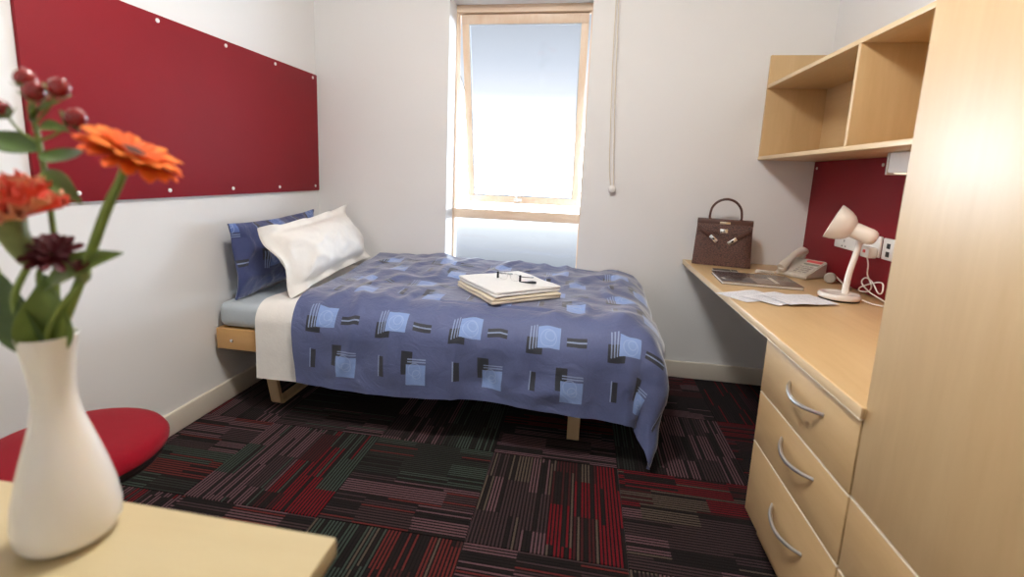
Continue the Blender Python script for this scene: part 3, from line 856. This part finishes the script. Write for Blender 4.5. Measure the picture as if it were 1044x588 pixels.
def diag(x0, z0, x1, z1, w, y, t):
    d_ = Vector((x1-x0, 0, z1-z0)); L_ = d_.length
    M_ = frame_m((x0, y, z0), d_, Vector((-d_.z, 0, d_.x)))
    return M_, L_
for (x0, z0, x1, z1) in ((.018, .205, .112, .128), (.266, .200, .166, .120)):
    yy = front_y(.165)-.0125
    M_, L_ = diag(x0, z0, x1, z1, .02, yy, .003)
    bm = B(); box(bm, 0, L_*.72, -.010, .010, -.002, .002, .001, mtx=M_); st_ = part('strap', bm, LEATHER, hb, local=True)
    bm = B(); box(bm, L_*.62, L_, -.010, .010, -.0045, .0045, .002, mtx=M_)
    pl = part('strap_plate', bm, PLATE, st_, local=True)
    bm = B(); box(bm, L_*.76, L_*.86, -.004, .004, -.0052, .0052, .0008, mtx=M_); part('slot', bm, BLACK_PL, st_, local=True)
bm = B(); box(bm, .118, .168, front_y(.225)-.0125, front_y(.225)-.0088, .220, .232, .001); part('front_plaque', bm, mat('pale_gold_metal', (.80, .66, .50), .3, 1.0), hb, local=True)
bm = B(); box(bm, .122, .160, front_y(.19)-.0135, front_y(.19)-.0065, .172, .196, .002); tl = part('turn_lock', bm, PLATE, hb, local=True)
bm = B(); lathe(bm, [(.006, 0), (.006, .005), (.004, .007), (0, .007)], 14, zalign((.141, front_y(.19)-.0135, .184), (0, -1, 0))); part('lock_knob', bm, STEEL, tl, local=True)

# ---- mobile phone
mp = thing('mobile_phone', 'small black mobile phone lying flat in front of the handbag', 'phone', (2.362, -.338, DZ), R(-8))
part('body', bbox(-.058, .058, -.030, .030, 0, .011, .004, 3), mat('silver_grey_plastic', lin(170, 168, 166), .3), mp, local=True)
part('screen', bbox(-.056, .022, -.027, .027, .0108, .0118, .0004), BLACK_PL, mp, local=True)
for k in range(9):
    part('key', bbox(.027+.009*(k//3), .034+.009*(k//3), -.022+.0155*(k % 3), -.0095+.0155*(k % 3), .0108, .0125, .0005), mat('dark_keys', lin(52, 48, 46), .4), mp, local=True)

# ---- notebook / folder
nbk = thing('notebook', 'glossy grey-brown folder with a dark cover band lying by the papers', 'folder', (2.436, -.528, DZ), R(-4))
part('pages', bbox(-.158, .158, -.118, .118, .002, .0115, .001), mat('white_page_edges', lin(236, 234, 230), .8), nbk, local=True)
COVER = mat('glossy_taupe_cover', lin(140, 124, 112), .22, var=.08, vscale=6)
cv_ = part('front_cover', bbox(-.162, .162, -.122, .122, .0115, .0145, .001), COVER, nbk, local=True)
part('dark_panel', bbox(-.160, -.020, -.120, .120, .0144, .0150, .0002), mat('glossy_dark_cover', lin(86, 78, 78), .2, var=.1, vscale=6), cv_, local=True)
part('title_strip', bbox(.062, .078, -.085, .045, .0144, .0149, .0001), mat('pale_title_strip', lin(196, 186, 172), .4), cv_, local=True)
part('back_cover', bbox(-.162, .162, -.122, .122, 0, .002, .0008), COVER, nbk, local=True)

# ---- loose papers
pb = NB('printed_paper'); uvc = pb.n('ShaderNodeTexCoord'); sp2 = pb.n('ShaderNodeSeparateXYZ'); pb.l(uvc.outputs['UV'], sp2.inputs[0])
rowf = pb.math('FRACT', pb.math('MULTIPLY', sp2.outputs['Y'], 26.0)); rowi = pb.math('FLOOR', pb.math('MULTIPLY', sp2.outputs['Y'], 26.0))
wn2 = pb.n('ShaderNodeTexWhiteNoise'); wn2.noise_dimensions = '1D'; pb.l(rowi, wn2.inputs['W'])
inrow = pb.math('LESS_THAN', pb.math('ABSOLUTE', pb.math('SUBTRACT', rowf, .5)), .16)
lenr = pb.math('LESS_THAN', sp2.outputs['X'], pb.math('MULTIPLY_ADD', wn2.outputs[0], .5, .4))
mrg = pb.math('GREATER_THAN', sp2.outputs['X'], .1)
txt = pb.math('MULTIPLY', pb.math('MULTIPLY', inrow, lenr), mrg)
ngl = pb.noise(1, 2, pb.coord('UV', (160, 26, 1)))
txt = pb.math('MULTIPLY', txt, pb.math('GREATER_THAN', ngl.outputs[0], .45))
pb.l(pb.mix(pb.math('MULTIPLY', txt, .55), lin(232, 234, 240), lin(120, 124, 140)), pb.p.inputs['Base Color']); pb.set(Roughness=.8)
def paper(cx, cy, rz, z, w, h, sd, label):
    def fn(u, v):
        x, y = (u-.5)*w, (v-.5)*h
        return Vector((x, y, .0012+.004*(abs(u-.5)*2)**3*max(0, noise.noise(Vector((sd, u*2, v*2))))+.0006*noise.noise(Vector((u*3, v*3, sd)))))
    bm = sheetgrid(B(), fn, 10, 14, .0004, uvfn=lambda u, v: (u, v))
    o = bpy.data.objects.new('paper_sheet', finish('paper_sheet', bm, pb.m, 60)); COL.objects.link(o)
    o.matrix_world = Matrix.Translation((cx, cy, z)) @ Matrix.Rotation(rz, 4, 'Z')
    WM[o.name] = o.matrix_world.copy()
    return tag(o, label, 'paper', 'printed papers fanned out on the desk')
paper(2.320, -.838, R(-58), DZ+.0002, .148, .21, 1.3, 'leftmost printed white sheet at the desk front edge')
paper(2.408, -.862, R(-52), DZ+.0032, .148, .21, 4.1, 'printed white sheet in the middle of the fanned papers')
paper(2.488, -.866, R(-70), DZ+.0064, .148, .21, 7.7, 'printed white sheet nearest the desk lamp base')

# ---- desk telephone
tpm = Matrix.Translation((2.612, -.280, DZ)) @ Matrix.Rotation(R(-54), 4, 'Z')
tpn = thing('telephone', 'beige corded desk telephone in front of the red board', 'telephone', mtx=tpm)
def wedge(x0, x1, y0, y1, zf, zb, bev):
    bm = B()
    v = [bm.verts.new(p) for p in ((x0, y0, 0), (x1, y0, 0), (x1, y1, 0), (x0, y1, 0), (x0, y0, zf), (x1, y0, zf), (x1, y1, zb), (x0, y1, zb))]
    for f in ((3, 2, 1, 0), (4, 5, 6, 7), (0, 1, 5, 4), (1, 2, 6, 5), (2, 3, 7, 6), (3, 0, 4, 7)): bm.faces.new([v[i] for i in f])
    bmesh.ops.bevel(bm, geom=bm.edges[:], offset=bev, segments=2, affect='EDGES'); return bm
part('base', wedge(.0, .150, 0, .160, .020, .078, .005), GREY_PL, tpn, local=True)
def ztop(y): return .020+.058*y/.160
for r_ in range(4):
    for c2_ in range(3):
        x, y = .074+c2_*.022, .020+r_*.018
        part('key', bbox(x, x+.015, y, y+.012, ztop(y+.006)-.002, ztop(y+.006)+.0035, .001), GREY_PL2, tpn, local=True)
bm = B(); box(bm, .072, .140, .124, .148, ztop(.136)-.004, ztop(.136)+.0055, .001, mtx=None); part('red_label', bm, mat('coral_red_label', lin(222, 92, 92), .5), tpn, local=True)
part('display', bbox(.074, .140, .098, .114, ztop(.106)-.004, ztop(.106)+.004, .0006), mat('grey_lcd', lin(150, 156, 142), .2), tpn, local=True)
hs = part('handset', tube(B(), [(.032, -.012, .038), (.032, .012, .052), (.032, .050, .076), (.032, .100, .102), (.032, .140, .114), (.032, .164, .108)], [.018, .021, .017, .0165, .020, .019], 12, 5), GREY_PL, tpn, local=True)
bm = B(); lathe(bm, [(.018, 0), (.021, .006), (.021, .016), (0, .018)], 16, zalign((.032, .004, .022), (0, -.2, 1)))
lathe(bm, [(.018, 0), (.021, .006), (.021, .018), (0, .02)], 16, zalign((.032, .142, .080), (0, -.2, 1)))
part('ear_and_mouth_cups', bm, GREY_PL, hs, local=True)
# curly handset cord lying at the left of the set
pts = []
for k in range(121):
    t = k/120; c_x = .020-.04*math.sin(PI*t*.9)-.03*t; c_y = -.030-.075*math.sin(PI*t*.8)+.03*t
    pts.append((c_x+.007*math.cos(t*2*PI*18), c_y+.003*math.sin(t*2*PI*18), .0095+.007*math.sin(t*2*PI*18)))
part('handset_cord', tube(B(), pts, .0026, 6, 1, smooth=False), GREY_PL, tpn, local=True)
wcl = thing('phone_cable', 'grey cable with a round junction lying behind the telephone', 'cable', (2.79, -.42, DZ))
bm = B(); lathe(bm, [(0, 0), (.020, 0), (.024, .004), (.024, .022), (.020, .028), (0, .030)], 20, zalign((2.792, -.428, DZ+.0245), (-.5, -.85, 0)))
part('junction_plug', bm, GREY_PL2, wcl)
bm = B(); tube(bm, [(2.797, -.420, DZ+.026), (2.808, -.428, DZ+.034), (2.818, -.455, DZ+.020), (2.822, -.49, DZ+.006), (2.818, -.53, DZ+.005), (2.80, -.56, DZ+.005)], .0035, 8)
tube(bm, [(2.795, -.425, DZ+.020), (2.806, -.402, DZ+.012), (2.812, -.375, DZ+.006), (2.818, -.352, DZ+.005)], .003, 8)
part('lead', bm, GREY_PL, wcl)
bm = B(); box(bm, -.012, .012, -.008, .008, 0, .014, .002, mtx=Matrix.Translation((2.80, -.572, DZ)) @ Matrix.Rotation(R(40), 4, 'Z'))
part('connector', bm, GREY_PL, wcl)

# ---- desk lamp
LW = mat('glossy_white_enamel', lin(240, 234, 226), .22, var=.01, coat=.2)
dl = thing('desk_lamp', 'white gooseneck desk lamp with a cone shade on the desk', 'lamp', (2.665, -.775, DZ))
part('foot_pad', lathe(B(), [(0, 0), (.067, 0), (.069, .003), (.069, .007), (0, .007)], 40), BLACK_PL, dl, local=True)
part('base', lathe(B(), [(0, .007), (.070, .007), (.072, .011), (.071, .020), (.066, .026), (.050, .0275), (.046, .025), (.03, .0245), (0, .0245)], 44), LW, dl, local=True)
part('switch', bbox(-.040, -.022, -.030, -.016, .0255, .031, .002), BLACK_PL, dl, local=True) if False else None
part('gooseneck', tube(B(), [(.020, 0, .022), (.021, 0, .07), (.026, 0, .12), (.034, 0, .165), (.040, 0, .205), (.045, 0, .235)], [.0125, .0115, .011, .011, .0115], 14), LW, dl, local=True)
mouth = Vector((2.610-2.665, .015, 1.006-DZ)); axis = Vector((.83, -.385, -.37)).normalized()    # from mouth to rear
LM = zalign(mouth, axis)
shade = part('shade', lathe(B(), [(.0690, 0), (.0685, .003), (.0655, .020), (.0590, .040), (.0490, .058), (.0370, .070), (.0310, .074), (.029, .072), (.0350, .068), (.0470, .056), (.0570, .039), (.0635, .020), (.0670, .001)], 44, LM), LW, dl, local=True)
part('lamp_holder', lathe(B(), [(.0, .066), (.0300, .066), (.0305, .070), (.0305, .128), (.029, .140), (.023, .150), (.013, .155), (0, .156)], 36, LM), LW, dl, local=True)
part('bulb', lathe(B(), [(0, .012), (.012, .013), (.022, .024), (.024, .034), (.018, .048), (.013, .058), (.013, .067)], 24, LM), mat('frosted_bulb', lin(240, 240, 236), .3), shade, local=True)
hp = LM @ Vector((0, 0, .098)); bt = Vector((.045, 0, .235))
part('swivel_joint', tube(B(), [bt-Vector((0, 0, .008)), bt+Vector((.002, 0, .006)), hp+(bt-hp)*.35], [.014, .0155, .013], 14, 3), LW, dl, local=True)
D0 = Vector((2.665, -.775, DZ))
wp = [Vector(p)-D0 for p in ((2.728, -.79, .712), (2.75, -.84, .706), (2.785, -.865, .705), (2.812, -.84, .706), (2.812, -.79, .712), (2.80, -.72, .728), (2.792, -.675, .755), (2.808, -.665, .775),
     (2.816, -.70, .765), (2.806, -.765, .735), (2.80, -.80, .745), (2.806, -.785, .775), (2.815, -.725, .768), (2.80, -.66, .735), (2.806, -.64, .715), (2.817, -.68, .722), (2.815, -.70, .75), (2.808, -.675, .79), (2.806, -.672, .83), (2.806, -.655, .862))]
part('power_cord', tube(B(), wp, .0028, 7, 8), LW, dl, local=True)
bm = B(); box(bm, 2.790, 2.8238, -.690, -.628, .858, .902, .006, 3)
plug = part('plug', bm, LW, dl)
bm = B(); box(bm, 2.7885, 2.791, -.668, -.650, .878, .890, .001); part('fuse_window', bm, mat('red_neon', lin(226, 60, 50), .3), plug)

# ================================================================== NEAR TABLE, STOOL, VASE AND FLOWERS
TZ = .70
ta = thing('table', 'pale wooden table in the near corner holding the vase', 'table', (.85, -2.70, 0))
part('table_top', bbox(.22, 1.384, -3.00, -2.333, TZ-.025, TZ, .003), TABLE, ta)
part('apron', bbox(.29, 1.315, -2.93, -2.40, TZ-.095, TZ-.0255, .002), TABLE, ta)
for x in (.26, 1.295):
    for y in (-2.95, -2.425):
        part('leg', bbox(x, x+.05, y, y+.05, 0, TZ-.026, .003), TABLE, ta)
stl = thing('stool', 'round crimson upholstered stool beside the near table', 'stool', (.452, -1.912, 0))
part('seat', lathe(B(), [(0, .449), (.12, .452), (.17, .449), (.189, .441), (.197, .428), (.196, .418), (.188, .414), (0, .414)], 56), REDSEAT, stl, local=True)
part('seat_pan', lathe(B(), [(0, .413), (.190, .413), (.191, .405), (.180, .388), (.10, .384), (0, .384)], 48), BLACK_PL, stl, local=True)
part('column', lathe(B(), [(0, .384), (.028, .384), (.026, .20), (.024, .03), (0, .03)], 24), BLACK_PL, stl, local=True)
part('foot_plate', lathe(B(), [(0, .032), (.03, .030), (.15, .014), (.165, .006), (.165, 0), (0, 0)], 44), BLACK_PL, stl, local=True)

VX, VY = 1.083, -2.395
CERAMIC = mat('white_glazed_ceramic', lin(240, 234, 226), .25, var=.01, coat=.15, trans=.1)
prof = [(0, .0), (.034, .0), (.043, .004), (.0485, .014), (.0495, .030), (.0465, .055), (.040, .085), (.032, .115), (.0245, .142), (.0205, .163), (.0195, .178), (.0205, .198), (.0230, .220), (.0260, .240), (.0268, .2425), (.0262, .2438), (.0245, .242), (.0215, .222), (.019, .200), (.018, .178), (.019, .163), (.023, .142), (.030, .115), (.038, .085), (.0445, .055), (.047, .030), (.045, .014), (0, .008)]
bm = lathe(B(), prof, 64, Matrix.Translation((VX, VY, TZ+.0012)))
solo('vase', bm, CERAMIC, 'white waisted ceramic vase holding the flowers', 'vase', angle=70)

STEM = mat('green_stem', lin(122, 142, 62), .5, var=.12, vscale=60)
LEAF = mat('green_leaf', lin(110, 132, 58), .42, var=.22, vscale=45, trans=.05)
LEAFD = mat('dark_green_leaf', lin(82, 106, 52), .42, var=.25, vscale=45, trans=.05)
CALYX = mat('pale_green_calyx', lin(124, 138, 84), .55, var=.2, vscale=80)
ORANGE = mat('orange_petal', (1.0, .13, .001), .75, var=.16, vscale=70, trans=.15)
ORANGE2 = mat('bright_orange_petal', (1.0, .20, .004), .75, var=.14, vscale=70, trans=.15)
CORAL = mat('coral_pink_petal', (1.0, .13, .075), .55, var=.12, vscale=90, trans=.15)
PEACH = mat('peach_petal', (1.0, .36, .18), .55, var=.12, vscale=90, trans=.15)
MAROON = mat('maroon_petal', lin(86, 12, 24), .6, var=.25, vscale=80)
BERRY = mat('red_brown_berry', lin(158, 40, 42), .25, var=.25, vscale=60, coat=.3)
DISC = mat('brown_flower_disc', lin(96, 44, 20), .8, var=.3, vscale=300, bump=.5, bscale=700)

def leaf(parent, base, tip, width, nrm, m, name='leaf', droop=.1, cup=.18, wave=0.):
    base, tip = Vector(base), Vector(tip); ax = tip-base; L_ = ax.length; ax.normalize()
    n_ = Vector(nrm); n_ = (n_-ax*n_.dot(ax)).normalized(); w_ = ax.cross(n_)
    def fn(u, v):
        wd_ = width*.5*(math.sin(PI*min(1, (u*.96+.02))**.85)**.9)*(1-.25*u)
        q = (v-.5)*2
        return base+ax*L_*u + w_*wd_*q + n_*(L_*droop*math.sin(PI*u) + abs(q)**1.4*wd_*cup*2 + wave*math.sin(u*9+q*2)*width*.1)
    return part(name, sheetgrid(B(), fn, 14, 6, .0007), m, parent, angle=70)

def petal_bm(length, width, mtx, cup=.15, curl=.1, tipw=.75, nu=8, nv=4):
    def fn(u, v):
        q = (v-.5)*2
        wd_ = width*.5*(.35+.65*math.sin(PI*.5*min(1, u*1.35)))*(1 if u < tipw else math.sqrt(max(0.02, 1-((u-tipw)/(1-tipw))**2)))
        return mtx @ Vector((u*length, q*wd_, curl*length*u*u + cup*abs(q)**2*wd_))
    return sheetgrid(B(), fn, nu, nv, .0008)
frng = random.Random(11)

# gerbera-like orange flower
gb = thing('orange_daisy', 'open orange daisy on a long bent green stem', 'flower', (VX, VY, .80))
gh = Vector((1.207, -2.392, 1.141)); gn = Vector((.50, .08, .87)).normalized()
GMx = zalign(gh, gn, (1, 0, 0))
part('stem', tube(B(), [(VX+.003, VY, .83), (VX+.012, VY-.001, .90), (VX+.0185, VY-.001, .944), (1.118, -2.395, .980), (1.146, -2.395, 1.030), (1.172, -2.394, 1.082), (1.190, -2.393, 1.112), GMx @ Vector((0, 0, -.016))], [.0042, .0044, .0048, .005, .005, .0048, .0042, .004], 10, 5), STEM, gb)
part('calyx', lathe(B(), [(.0035, -.018), (.010, -.013), (.014, -.005), (.012, .0), (0, .001)], 20, GMx), CALYX, gb)
hd = part('flower_disc', lathe(B(), [(0, .0065), (.006, .0065), (.0115, .004), (.0135, 0), (.012, -.003), (0, -.004)], 24, GMx), DISC, gb)
for row, (n_p, ln_, wd_, el_, m_) in enumerate(((18, .039, .0135, -2, ORANGE), (16, .034, .0125, 12, ORANGE2), (14, .021, .0085, 26, ORANGE))):
    for k in range(n_p):
        a = 2*PI*(k+.5*row)/n_p+frng.uniform(-.06, .06)
        M_ = GMx @ Matrix.Rotation(a, 4, 'Z') @ Matrix.Translation((.0085, 0, .001*row)) @ Matrix.Rotation(-R(el_+frng.uniform(-6, 6)), 4, 'Y') @ Matrix.Rotation(frng.uniform(-.2, .2), 4, 'X')
        part('petal', petal_bm(ln_*frng.uniform(.93, 1.05), wd_, M_, .25, -.07), m_, gb, angle=70)

# ruffled coral carnation at the frame edge
ca = thing('coral_carnation', 'ruffled coral and peach carnation at the picture edge', 'flower', (VX-.004, VY-.006, .80))
ch = Vector((1.090, -2.424, 1.070))
CMx = zalign(ch, (-.10, -.30, .95))
part('stem', tube(B(), [(VX-.002, VY-.004, .83), (VX-.006, VY-.010, .93), (1.074, -2.415, .985), CMx @ Vector((0, 0, -.044))], .0034, 8, 5), STEM, ca)
part('calyx', lathe(B(), [(.003, -.048), (.008, -.043), (.0105, -.030), (.0125, -.012), (.018, .004), (.015, .006), (0, 0)], 18, CMx), CALYX, ca)
for row, (n_p, ln_, wd_, el_) in enumerate(((11, .050, .040, 8), (11, .049, .038, 26), (10, .046, .034, 44), (8, .043, .030, 62), (6, .040, .024, 78))):
    for k in range(n_p):
        a = 2*PI*(k+.37*row)/n_p+frng.uniform(-.15, .15)
        M_ = CMx @ Matrix.Rotation(a, 4, 'Z') @ Matrix.Translation((.003, 0, .003)) @ Matrix.Rotation(-R(el_+frng.uniform(-7, 7)), 4, 'Y')
        ph_ = frng.uniform(0, 6)
        def fn(u, v, ln_=ln_, wd_=wd_, M_=M_, ph_=ph_):
            q = (v-.5)*2; w2 = wd_*.5*(.22+.78*u**.8)
            ruf = .0042*u*u*math.sin(q*7+ph_)+.003*u**3*math.sin(q*15+ph_*2)
            edge = 1-.10*abs(q)**2*u+.05*math.sin(q*11+ph_)*u**2
            return M_ @ Vector((u*ln_*edge, q*w2, ruf+.12*ln_*u*u))
        part('petal', sheetgrid(B(), fn, 8, 10, .0008), CORAL if (k+row) % 2 else PEACH, ca, angle=70)

# maroon small flower and a maroon bud
mf = thing('maroon_flower', 'dark maroon flower between the vase and orange daisy stem', 'flower', (VX+.004, VY-.002, .80))
mh = Vector((1.110, -2.402, 1.036)); MMx = zalign(mh, (.45, -.35, .75))
part('stem', tube(B(), [(VX, VY+.004, .83), (VX+.002, VY+.002, .93), (1.086, -2.398, .985), (1.090, -2.400, 1.015), MMx @ Vector((0, 0, -.012))], .0028, 8, 5), STEM, mf)
part('calyx', lathe(B(), [(.003, -.014), (.008, -.010), (.009, -.002), (0, 0)], 14, MMx), CALYX, mf)
for row, (n_p, ln_, wd_, el_) in enumerate(((12, .026, .0085, 6), (9, .021, .0075, 30), (6, .014, .006, 55))):
    for k in range(n_p):
        a = 2*PI*(k+.4*row)/n_p+frng.uniform(-.15, .15)
        M_ = MMx @ Matrix.Rotation(a, 4, 'Z') @ Matrix.Translation((.002, 0, 0)) @ Matrix.Rotation(-R(el_+frng.uniform(-10, 10)), 4, 'Y')
        part('petal', petal_bm(ln_, wd_, M_, .3, .08), MAROON, mf, angle=70)
bu = thing('maroon_bud', 'small maroon bud with a pointed leaf by the daisy stem', 'flower', (VX+.006, VY-.006, .80))
bh = Vector((1.1465, -2.402, 1.020)); BMx = zalign(bh, (.10, -.15, 1))
part('stem', tube(B(), [(VX+.004, VY-.008, .83), (VX+.010, VY-.010, .925), (1.106, -2.408, .962), (1.130, -2.407, .992), BMx @ Vector((0, 0, -.010))], .0024, 8, 5), STEM, bu)
part('calyx', lathe(B(), [(.002, -.012), (.006, -.008), (.0075, 0), (0, .001)], 12, BMx), CALYX, bu)
for k in range(9):
    a = 2*PI*k/9
    M_ = BMx @ Matrix.Rotation(a, 4, 'Z') @ Matrix.Translation((.003, 0, -.002)) @ Matrix.Rotation(-R(64+12*(k % 2)), 4, 'Y')
    part('petal', petal_bm(.014, .0075, M_, .3, .05), MAROON, bu, angle=70)
leaf(bu, (1.092, -2.398, .998), (1.189, -2.394, 1.041), .040, (.55, -.45, .65), LEAF, droop=.05)

# berry sprig with its leaves
bs = thing('berry_sprig', 'leafy sprig with shiny red-brown berries above the carnation', 'sprig', (VX-.006, VY+.008, .80))
part('stem', tube(B(), [(VX-.004, VY+.008, .83), (VX-.002, VY+.012, .94), (1.080, -2.375, 1.03), (1.086, -2.380, 1.10), (1.090, -2.386, 1.150), (1.092, -2.390, 1.172)], [.003, .003, .0028, .0026, .0022], 8, 5), STEM, bs)
for (bx_, bz, by, st_) in ((1.090, 1.2115, -2.392, (1.092, -2.390, 1.172)), (1.1075, 1.1985, -2.398, (1.092, -2.390, 1.172)), (1.127, 1.2035, -2.390, (1.093, -2.390, 1.168)), (1.1455, 1.1745, -2.392, (1.090, -2.388, 1.150)), (1.068, 1.1805, -2.402, (1.089, -2.386, 1.148))):
    c0 = Vector((bx_, by, bz)); d_ = (c0-Vector(st_)).normalized(); M_ = zalign(c0, d_)
    tg = part('twig', tube(B(), [st_, (Vector(st_)+c0)/2+Vector((0, 0, -.004)), c0-d_*.009], .0013, 6, 4), STEM, bs)
    part('berry', lathe(B(), [(0, -.0095), (.005, -.0085), (.009, -.003), (.0094, .001), (.0075, .006), (.003, .0092), (0, .0112)], 18, M_), BERRY, bs)
    bm = B()
    for k in range(5):
        fM = M_ @ Matrix.Rotation(2*PI*k/5, 4, 'Z') @ Matrix.Translation((.002, 0, -.0095)) @ Matrix.Rotation(-R(28), 4, 'Y')
        def fn(u, v, fM=fM): return fM @ Vector((u*.0115, (v-.5)*.0075*math.sin(PI*(.12+.85*u)), 0))
        sheetgrid(bm, fn, 4, 2, .0005)
    part('sepals', bm, CALYX, bs, angle=70)
leaf(bs, (1.090, -2.386, 1.137), (1.150, -2.392, 1.141), .030, (.05, -.55, .8), LEAFD, droop=-.12)
leaf(bs, (1.088, -2.386, 1.140), (1.034, -2.400, 1.157), .034, (-.1, -.6, .7), LEAFD, droop=-.05)
leaf(bs, (1.091, -2.388, 1.160), (1.141, -2.394, 1.160), .018, (.1, -.7, .7), LEAF, droop=.12)
leaf(bs, (1.092, -2.389, 1.170), (1.110, -2.401, 1.186), .013, (.1, -.8, .4), LEAF, droop=.1)
leaf(bs, (1.093, -2.389, 1.172), (1.134, -2.394, 1.190), .013, (.1, -.8, .5), LEAF, droop=.08)
leaf(bs, (1.088, -2.384, 1.120), (1.130, -2.382, 1.088), .024, (.1, -.7, .7), LEAF, droop=.1)

# broad leaves standing in the vase mouth
fo = thing('foliage_sprig', 'broad green leaves standing in the vase mouth', 'foliage', (VX, VY, .80))
part('stem', tube(B(), [(VX-.003, VY-.002, .83), (VX-.003, VY-.004, .93), (1.078, -2.402, .965), (1.078, -2.404, .985)], .0030, 8, 5), STEM, fo)
leaf(fo, (1.078, -2.399, .918), (1.054, -2.410, 1.012), .048, (.35, -.9, .1), LEAFD, droop=.02, wave=.4)
leaf(fo, (1.086, -2.399, .918), (1.104, -2.406, 1.010), .054, (.60, -.75, .1), LEAF, droop=.02, wave=.3)
leaf(fo, (1.083, -2.403, .922), (1.084, -2.418, .988), .030, (.4, -.9, .1), LEAFD, droop=.02)
leaf(fo, (1.080, -2.390, .920), (1.064, -2.376, 1.006), .044, (.5, -.8, .2), LEAFD, droop=.03)
ts = thing('thin_sprig', 'thin bare green twig leaning left out of the vase', 'sprig', (VX-.01, VY, .80))
part('stem', tube(B(), [(VX-.006, VY+.002, .83), (VX-.016, VY, .93), (1.050, -2.394, .958), (1.036, -2.393, .990), (1.020, -2.392, 1.022)], [.0024, .0022, .0018, .0014], 7, 5), STEM, ts)
for (t_, d_) in (((1.045, -2.394, .968), (-.012, -.004, .006)), ((1.033, -2.393, .996), (.010, -.004, .008)), ((1.056, -2.394, .950), (.010, -.004, .010))):
    bm = B(); tube(bm, [t_, Vector(t_)+Vector(d_)*.6, Vector(t_)+Vector(d_)], [.0012, .002, .0008], 6, 3); part('side_bud', bm, STEM, ts)
